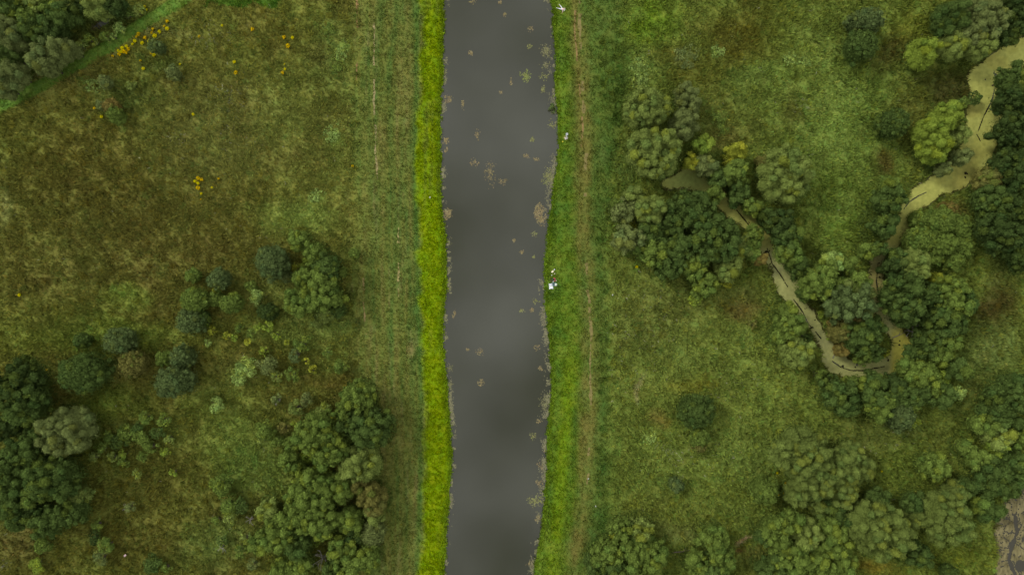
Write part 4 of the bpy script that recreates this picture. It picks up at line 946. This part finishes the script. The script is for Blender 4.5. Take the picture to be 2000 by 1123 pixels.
def person(px, py, rot, label, pose, shirt, trousers, hair, hat=None):
    z0 = float(ground_z(np.array([gx(px)]), np.array([gy(py)]))[0])
    e = empty('person', (gx(px), gy(py), z0), label, 'person'); e.rotation_euler.z = rot
    # local +x is forward; joints in metres
    if pose == 'sit':
        pel, wai, che, nek, hd, top = (0, 0, .14), (-.03, 0, .32), (-.05, 0, .52), (-.03, 0, .66), (.01, 0, .76), (.0, 0, .86)
        leg = lambda s: [(.06, s * .1, .13), (.40, s * .20, .36), (.72, s * .16, .09), (.86, s * .18, .06)]
        arm = lambda s: [(-.05, s * .19, .58), (.10, s * .29, .38), (.30, s * .22, .36), (.38, s * .20, .36)]
    elif pose == 'lounge':
        pel, wai, che, nek, hd, top = (0, 0, .13), (-.14, 0, .26), (-.26, 0, .42), (-.32, 0, .54), (-.33, 0, .64), (-.36, 0, .74)
        leg = lambda s: [(.08, s * .11, .12), (.48, s * .26, .16), (.84, s * .36, .07), (.97, s * .40, .09)]
        arm = lambda s: [(-.28, s * .2, .47), (-.40, s * .40, .28), (-.44, s * .56, .08), (-.42, s * .62, .05)]
    else:
        pel, wai, che, nek, hd, top = (0, 0, .92), (.04, 0, 1.1), (.12, 0, 1.3), (.18, 0, 1.46), (.24, 0, 1.56), (.25, 0, 1.66)
        leg = lambda s: [(0, s * .1, .88), (.04 + s * .06, s * .12, .48), (s * .06 - .02, s * .13, .08), (.12 + s * .06, s * .15, .04)]
        arm = lambda s: [(.12, s * .19, 1.38), (.22, s * .27, 1.12), (.44, s * .18, 1.04), (.52, s * .15, 1.03)]
    A = np.array
    V = [pel, wai, che, nek, hd, top]; E = [(0, 1), (1, 2), (2, 3), (3, 4), (4, 5)]; r = [(.15, .12), (.135, .1), (.16, .11), .055, .095, .075]
    V.append(A(hd) + (.105, 0, -.01)); E.append((4, 6)); r.append(.02)        # nose
    for s in (-1, 1):
        V.append(A(hd) + (0, s * .09, -.01)); E.append((4, len(V) - 1)); r.append(.018)  # ear
    for s in (-1, 1):
        n = len(V); V += leg(s); E += [(0, n), (n, n + 1), (n + 1, n + 2), (n + 2, n + 3)]; r += [.085, .06, .042, .04]
        n = len(V); a = arm(s); V += a; E += [(2, n), (n, n + 1), (n + 1, n + 2), (n + 2, n + 3)]; r += [.055, .042, .03, .032]
        h = A(a[3]); d = h - A(a[2]); d = d / np.linalg.norm(d); side = np.cross(d, (0, 0, 1)); side /= np.linalg.norm(side)
        for f, L in ((-1.5, .075), (-.5, .09), (.5, .085), (1.5, .065)):
            m = len(V); V += [h + d * .04 + side * f * .018, h + d * (.04 + L * .55) + side * f * .02 - A((0, 0, .01)), h + d * (.04 + L) + side * f * .02 - A((0, 0, .03))]
            E += [(n + 3, m), (m, m + 1), (m + 1, m + 2)]; r += [.011, .009, .008]
        m = len(V); V += [h + side * s * .035, h + side * s * .06 + d * .035]; E += [(n + 3, m), (m, m + 1)]; r += [.012, .009]
    skin_obj('body', V, E, r, M_SKIN, e)
    # shirt
    V = [wai, che, A(nek) - (0, 0, .04)]; E = [(0, 1), (1, 2)]; r = [(.165, .13), (.185, .135), .075]
    V.append(A(pel) + (A(wai) - A(pel)) * .35); E.append((0, 3)); r.append((.17, .14))
    for s in (-1, 1):
        n = len(V); a = arm(s); V += a[:2] + [tuple(A(a[1]) + (A(a[2]) - A(a[1])) * .55)]; E += [(1, n), (n, n + 1), (n + 1, n + 2)]; r += [.075, .06, .048]
    skin_obj('shirt', V, E, r, shirt, e)
    V = [pel]; E = []; r = [(.175, .14)]
    for s in (-1, 1):
        n = len(V); l = leg(s); V += l[:3]; E += [(0, n), (n, n + 1), (n + 1, n + 2)]; r += [.105, .078, .056]
        m = MB(); f = A(l[3]); m.ball(f + (.0, 0, .0), (.13, .05, .05), ICO2); o = link('shoe', m.mesh('shoe', trousers), e)
    skin_obj('trousers', V, E, r, trousers, e)
    m = MB(); v = ICO2[0] * (.108, .1, .1); v = v[:, :]; c = A(hd) + (-.022, 0, .045); m.add(v + c, None, ICO2[1]); link('hair', m.mesh('hair', hair), e)
    for s in (-1, 1):
        m = MB(); m.ball(A(hd) + (.088, s * .033, .02), .014); link('eye', m.mesh('eye', hair), e)
    if hat:
        m = MB(); c = A(hd) + (0, 0, .09); rings = [(.24, -.01), (.24, .0), (.13, .02), (.115, .09), (.07, .12), (.001, .125)]; V = []; F = []
        for (q, z) in rings:
            for j in range(16): V.append(c + (q * math.cos(j * .3927), q * math.sin(j * .3927), z))
        for i in range(len(rings) - 1):
            for j in range(16): F.append([i * 16 + j, i * 16 + (j + 1) % 16, (i + 1) * 16 + (j + 1) % 16, (i + 1) * 16 + j])
        m.add(V, F); link('hat', m.mesh('hat', hat), e)

WHITE = cloth('white_cotton', (208, 211, 216)); CREAM = cloth('cream_cotton', (214, 206, 176)); PINK = cloth('pale_pink', (214, 186, 182)); RED = cloth('red_cotton', (176, 38, 60))
BLUE = cloth('teal_blue', (70, 112, 140)); NAVY = cloth('navy', (34, 40, 58)); HAIRD = mat_plain('dark_hair', (.02, .015, .012), .6, .2); HAIRB = mat_plain('fair_hair', (.35, .25, .13), .6, .2); BLACK = cloth('black_nylon', (26, 26, 28))
YELLOW = cloth('yellow_plastic', (206, 200, 70)); GREENW = cloth('greenish_white', (196, 206, 186))
person(1085.5, 556, math.pi * .95, 'person in a teal shirt and pale sun hat sitting beside the white blanket', 'sit', BLUE, BLUE, HAIRD, GREENW)
person(1083.5, 546, math.pi * 1.05, 'person in a red top and navy trousers sitting above the white blanket', 'sit', RED, NAVY, HAIRD)
person(1098, 18.5, math.pi * .8, 'person in pale pink clothes lounging on the bank grass near the top', 'lounge', PINK, WHITE, HAIRB)
person(1106.5, 272, math.pi * .9, 'person in a white top with dark hair standing bent on the bank', 'stand', WHITE, PINK, HAIRD)

def blanket(px, py, w, d, rot, label):
    g = np.random.default_rng(5); n = 17; V = []; F = []
    z0 = float(ground_z(np.array([gx(px)]), np.array([gy(py)]))[0])
    e = empty('picnic_blanket', (gx(px), gy(py), z0 + .1), label, 'blanket'); e.rotation_euler.z = rot
    for lay in (0, 1):
        for i in range(n):
            for j in range(n):
                u, v = i / (n - 1) * 2 - 1, j / (n - 1) * 2 - 1
                pin = 1 - .13 * (1 - u * u) * abs(v) ** 4; pin2 = 1 - .10 * (1 - v * v) * abs(u) ** 4
                z = .05 * math.sin(5 * u + 2 * v) + .04 * math.sin(7 * v - 3 * u) + .03
                V.append((u * w / 2 * pin2, v * d / 2 * pin, z - .02 * lay))
    for i in range(n - 1):
        for j in range(n - 1):
            a = i * n + j; F.append([a, a + n, a + n + 1, a + 1]); b = a + n * n; F.append([b, b + 1, b + n + 1, b + n])
    m = MB(); m.add(V, F); link('cloth', m.mesh('cloth', WHITE), e)
    m = MB(); m.tube([(-w * .1, -d * .05, .11), (w * .1, d * .02, .12)], [.05, .05], 8); link('rolled_edge', m.mesh('rolled_edge', GREENW), e)
blanket(1076.3, 559, .85, 1.12, .1, 'white picnic blanket spread on the grass at the water')

def bag(px, py, s, rot, mat, label, cat='bag'):
    g = np.random.default_rng(int(px * 7 + py)); z0 = float(ground_z(np.array([gx(px)]), np.array([gy(py)]))[0])
    e = empty('carrier_bag', (gx(px), gy(py), z0 + .08), label, cat); e.rotation_euler.z = rot
    v = ICO2[0].copy(); v = np.sign(v) * np.abs(v) ** .7 * (s * .5, s * .34, s * .38) * (1 + g.normal(0, .07, (len(v), 1))); v[:, 2] += s * .3
    m = MB(); m.add(v, None, ICO2[1]); link('pouch', m.mesh('pouch', mat), e)
    for q in (-1, 1):
        m = MB(); m.tube([(-s * .22, q * s * .12, s * .6), (-s * .15, q * s * .16, s * .85), (s * .15, q * s * .16, s * .85), (s * .22, q * s * .12, s * .6)], [.012] * 4, 5); link('handle', m.mesh('handle', mat), e)
def bucket(px, py, s, mat, label):
    z0 = float(ground_z(np.array([gx(px)]), np.array([gy(py)]))[0]); e = empty('bucket', (gx(px), gy(py), z0 + .06), label, 'bucket')
    V = []; F = []; K = 20; rings = [(.001, 0), (.30, 0), (.40, .75), (.43, .76), (.43, .8), (.38, .8), (.28, .06), (.001, .05)]
    for (r, z) in rings:
        for j in range(K): V.append((r * s * math.cos(6.2832 * j / K), r * s * math.sin(6.2832 * j / K), z * s))
    for i in range(len(rings) - 1):
        for j in range(K): F.append([i * K + j, i * K + (j + 1) % K, (i + 1) * K + (j + 1) % K, (i + 1) * K + j])
    m = MB(); m.add(V, F); link('pail', m.mesh('pail', mat), e)
    m = MB(); m.tube([(.41 * s * math.cos(t), .1 * s, .8 * s + .25 * s * math.sin(t)) for t in np.linspace(0, math.pi, 9)], [.01] * 9, 5); link('handle', m.mesh('handle', BLACK), e)
bag(1080.8, 550, .34, .5, GREENW, 'pale plastic bag between the two picnic people')
bag(1086, 548.5, .3, 1.2, CREAM, 'small cream bag beside the person in red')
bag(1079.3, 530.5, .55, .7, CREAM, 'long cream bag lying in the grass above the picnic')
bag(1082.8, 526.6, .3, .9, WHITE, 'small white bag at the tip of the long cream bag')
bag(1083.2, 534.6, .24, .2, CREAM, 'tiny cream bag below the long cream bag')
bag(1077.8, 537.5, .26, 1.4, GREENW, 'tiny pale bag between the long cream bag and the blanket')
bag(1099.6, 20, .42, .4, BLACK, 'black bag beside the person in pale pink')
bag(1102, 21, .42, 1.0, GREENW, 'pale bag beside the black bag near the top')
bucket(1107, 263.3, .55, WHITE, 'white bucket standing above the person in white')
bucket(1099, 277, .32, YELLOW, 'small yellow bucket near the water below the white bucket')
bag(1103.8, 270, .3, .3, CREAM, 'cream bag at the feet of the person in white')

PALE = cloth('weathered_paper', (150, 155, 142))
def scrap(px, py, s, rot, mat, label):
    g = np.random.default_rng(int(px * 3 + py)); z0 = float(ground_z(np.array([gx(px)]), np.array([gy(py)]))[0]); n = 6; V = []; F = []
    for lay in (0, 1):
        for i in range(n):
            for j in range(n):
                u, v = i / (n - 1) - .5, j / (n - 1) - .5
                V.append((u * s * 1.5, v * s + .2 * s * u, g.uniform(0, .25) * s + .28 - .03 * lay))
    for i in range(n - 1):
        for j in range(n - 1):
            a = i * n + j; F.append([a, a + n, a + n + 1, a + 1]); b = a + n * n; F.append([b, b + 1, b + n + 1, b + n])
    m = MB(); m.add(V, F); o = link('litter_scrap', m.mesh('litter_scrap', mat, None, False), None, label=label, category='litter')
    o.location = (gx(px), gy(py), z0); o.rotation_euler.z = rot
scrap(246, 1083, 0.35, .6, PINK, 'pale scrap of litter on the bottom meadow near scrub')
scrap(1251, 505, 0.21, .2, PALE, 'pale scrap of litter at the foot of the dark wood')
scrap(1196, 576, 0.20, .9, PALE, 'pale scrap of litter at the edge of the far verge')
scrap(840, 386, 0.21, 1.1, PALE, 'pale scrap of litter on the lime grass strip')
scrap(1149, 934, 0.20, .4, PALE, 'pale scrap of litter beside the lower end of the footpath')
scrap(1163, 987, 0.20, 1.5, PALE, 'greyish scrap of litter in the dark verge below the footpath')
scrap(743, 799, 0.14, .3, PALE, 'pale scrap of litter on the verge by the long wood')

# ------------------------------------------------------------------ light, sky, camera
SUN_EL, SUN_AZ = math.radians(44), math.radians(300)
w = bpy.data.worlds.new('World'); bpy.context.scene.world = w; w.use_nodes = True
nt = w.node_tree; nt.nodes.clear(); L = nt.links.new
out = nt.nodes.new('ShaderNodeOutputWorld'); bg = nt.nodes.new('ShaderNodeBackground'); bg.inputs['Strength'].default_value = 0.056
sky = nt.nodes.new('ShaderNodeTexSky'); sky.sky_type = 'NISHITA'; sky.sun_disc = False; sky.sun_elevation = SUN_EL; sky.sun_rotation = SUN_AZ
tc = nt.nodes.new('ShaderNodeTexCoord'); sp_ = nt.nodes.new('ShaderNodeSeparateXYZ'); mx_ = nt.nodes.new('ShaderNodeMath'); mx_.operation = 'MAXIMUM'; mx_.inputs[1].default_value = .12
dv = nt.nodes.new('ShaderNodeVectorMath'); dv.operation = 'DIVIDE'; cb = nt.nodes.new('ShaderNodeCombineXYZ')
L(tc.outputs['Generated'], sp_.inputs[0]); L(sp_.outputs['Z'], mx_.inputs[0])
for k in range(3): L(mx_.outputs[0], cb.inputs[k])
L(tc.outputs['Generated'], dv.inputs[0]); L(cb.outputs[0], dv.inputs[1])
nz = nt.nodes.new('ShaderNodeTexNoise'); nz.inputs['Scale'].default_value = 5.0; nz.inputs['Detail'].default_value = 3; nz.inputs['Roughness'].default_value = .45
off = nt.nodes.new('ShaderNodeVectorMath'); off.operation = 'ADD'; off.inputs[1].default_value = (12.3, 8.63, 0)
L(dv.outputs[0], off.inputs[0]); L(off.outputs[0], nz.inputs['Vector'])
mr = nt.nodes.new('ShaderNodeMapRange'); mr.inputs['From Min'].default_value = .33; mr.inputs['From Max'].default_value = .70
L(nz.outputs['Fac'], mr.inputs['Value'])
cl = nt.nodes.new('ShaderNodeMix'); cl.data_type = 'RGBA'; cl.inputs['A'].default_value = (6.5, 6.5, 6.8, 1); cl.inputs['B'].default_value = (27, 26.8, 26.6, 1)
L(mr.outputs[0], cl.inputs['Factor'])
zg = nt.nodes.new('ShaderNodeMapRange'); zg.inputs['To Min'].default_value = .42; zg.inputs['To Max'].default_value = 1.12
L(sp_.outputs['Z'], zg.inputs['Value'])
zs = nt.nodes.new('ShaderNodeVectorMath'); zs.operation = 'SCALE'; L(cl.outputs['Result'], zs.inputs[0]); L(zg.outputs[0], zs.inputs['Scale'])
mm = nt.nodes.new('ShaderNodeMix'); mm.data_type = 'RGBA'; mm.inputs['Factor'].default_value = .93
L(sky.outputs[0], mm.inputs['A']); L(zs.outputs[0], mm.inputs['B'])
L(mm.outputs['Result'], bg.inputs['Color']); L(bg.outputs[0], out.inputs[0])

sd = bpy.data.lights.new('sun', 'SUN'); sd.energy = 1.5; sd.angle = math.radians(14); sd.color = (1, .96, .88)
so = bpy.data.objects.new('sun', sd); C.objects.link(so)
so.rotation_euler = (math.pi / 2 - SUN_EL, 0, math.pi - SUN_AZ); so.location = (0, 0, 60)

cam = bpy.data.cameras.new('camera'); co = bpy.data.objects.new('camera', cam); C.objects.link(co)
cam.sensor_width = 36; cam.lens = 24; cam.clip_end = 6000; cam.clip_start = 1; co.location = (0, 0, H)
sc = bpy.context.scene; sc.camera = co
sc.view_settings.view_transform = 'Standard'; sc.view_settings.look = 'None'; sc.view_settings.exposure = 0.62; sc.view_settings.gamma = 1
sc.cycles.max_bounces = 5; sc.cycles.diffuse_bounces = 3; sc.cycles.use_denoising = True; sc.cycles.denoiser = 'OPENIMAGEDENOISE'; sc.cycles.denoising_prefilter = 'ACCURATE'; sc.cycles.denoising_input_passes = 'RGB_ALBEDO_NORMAL'
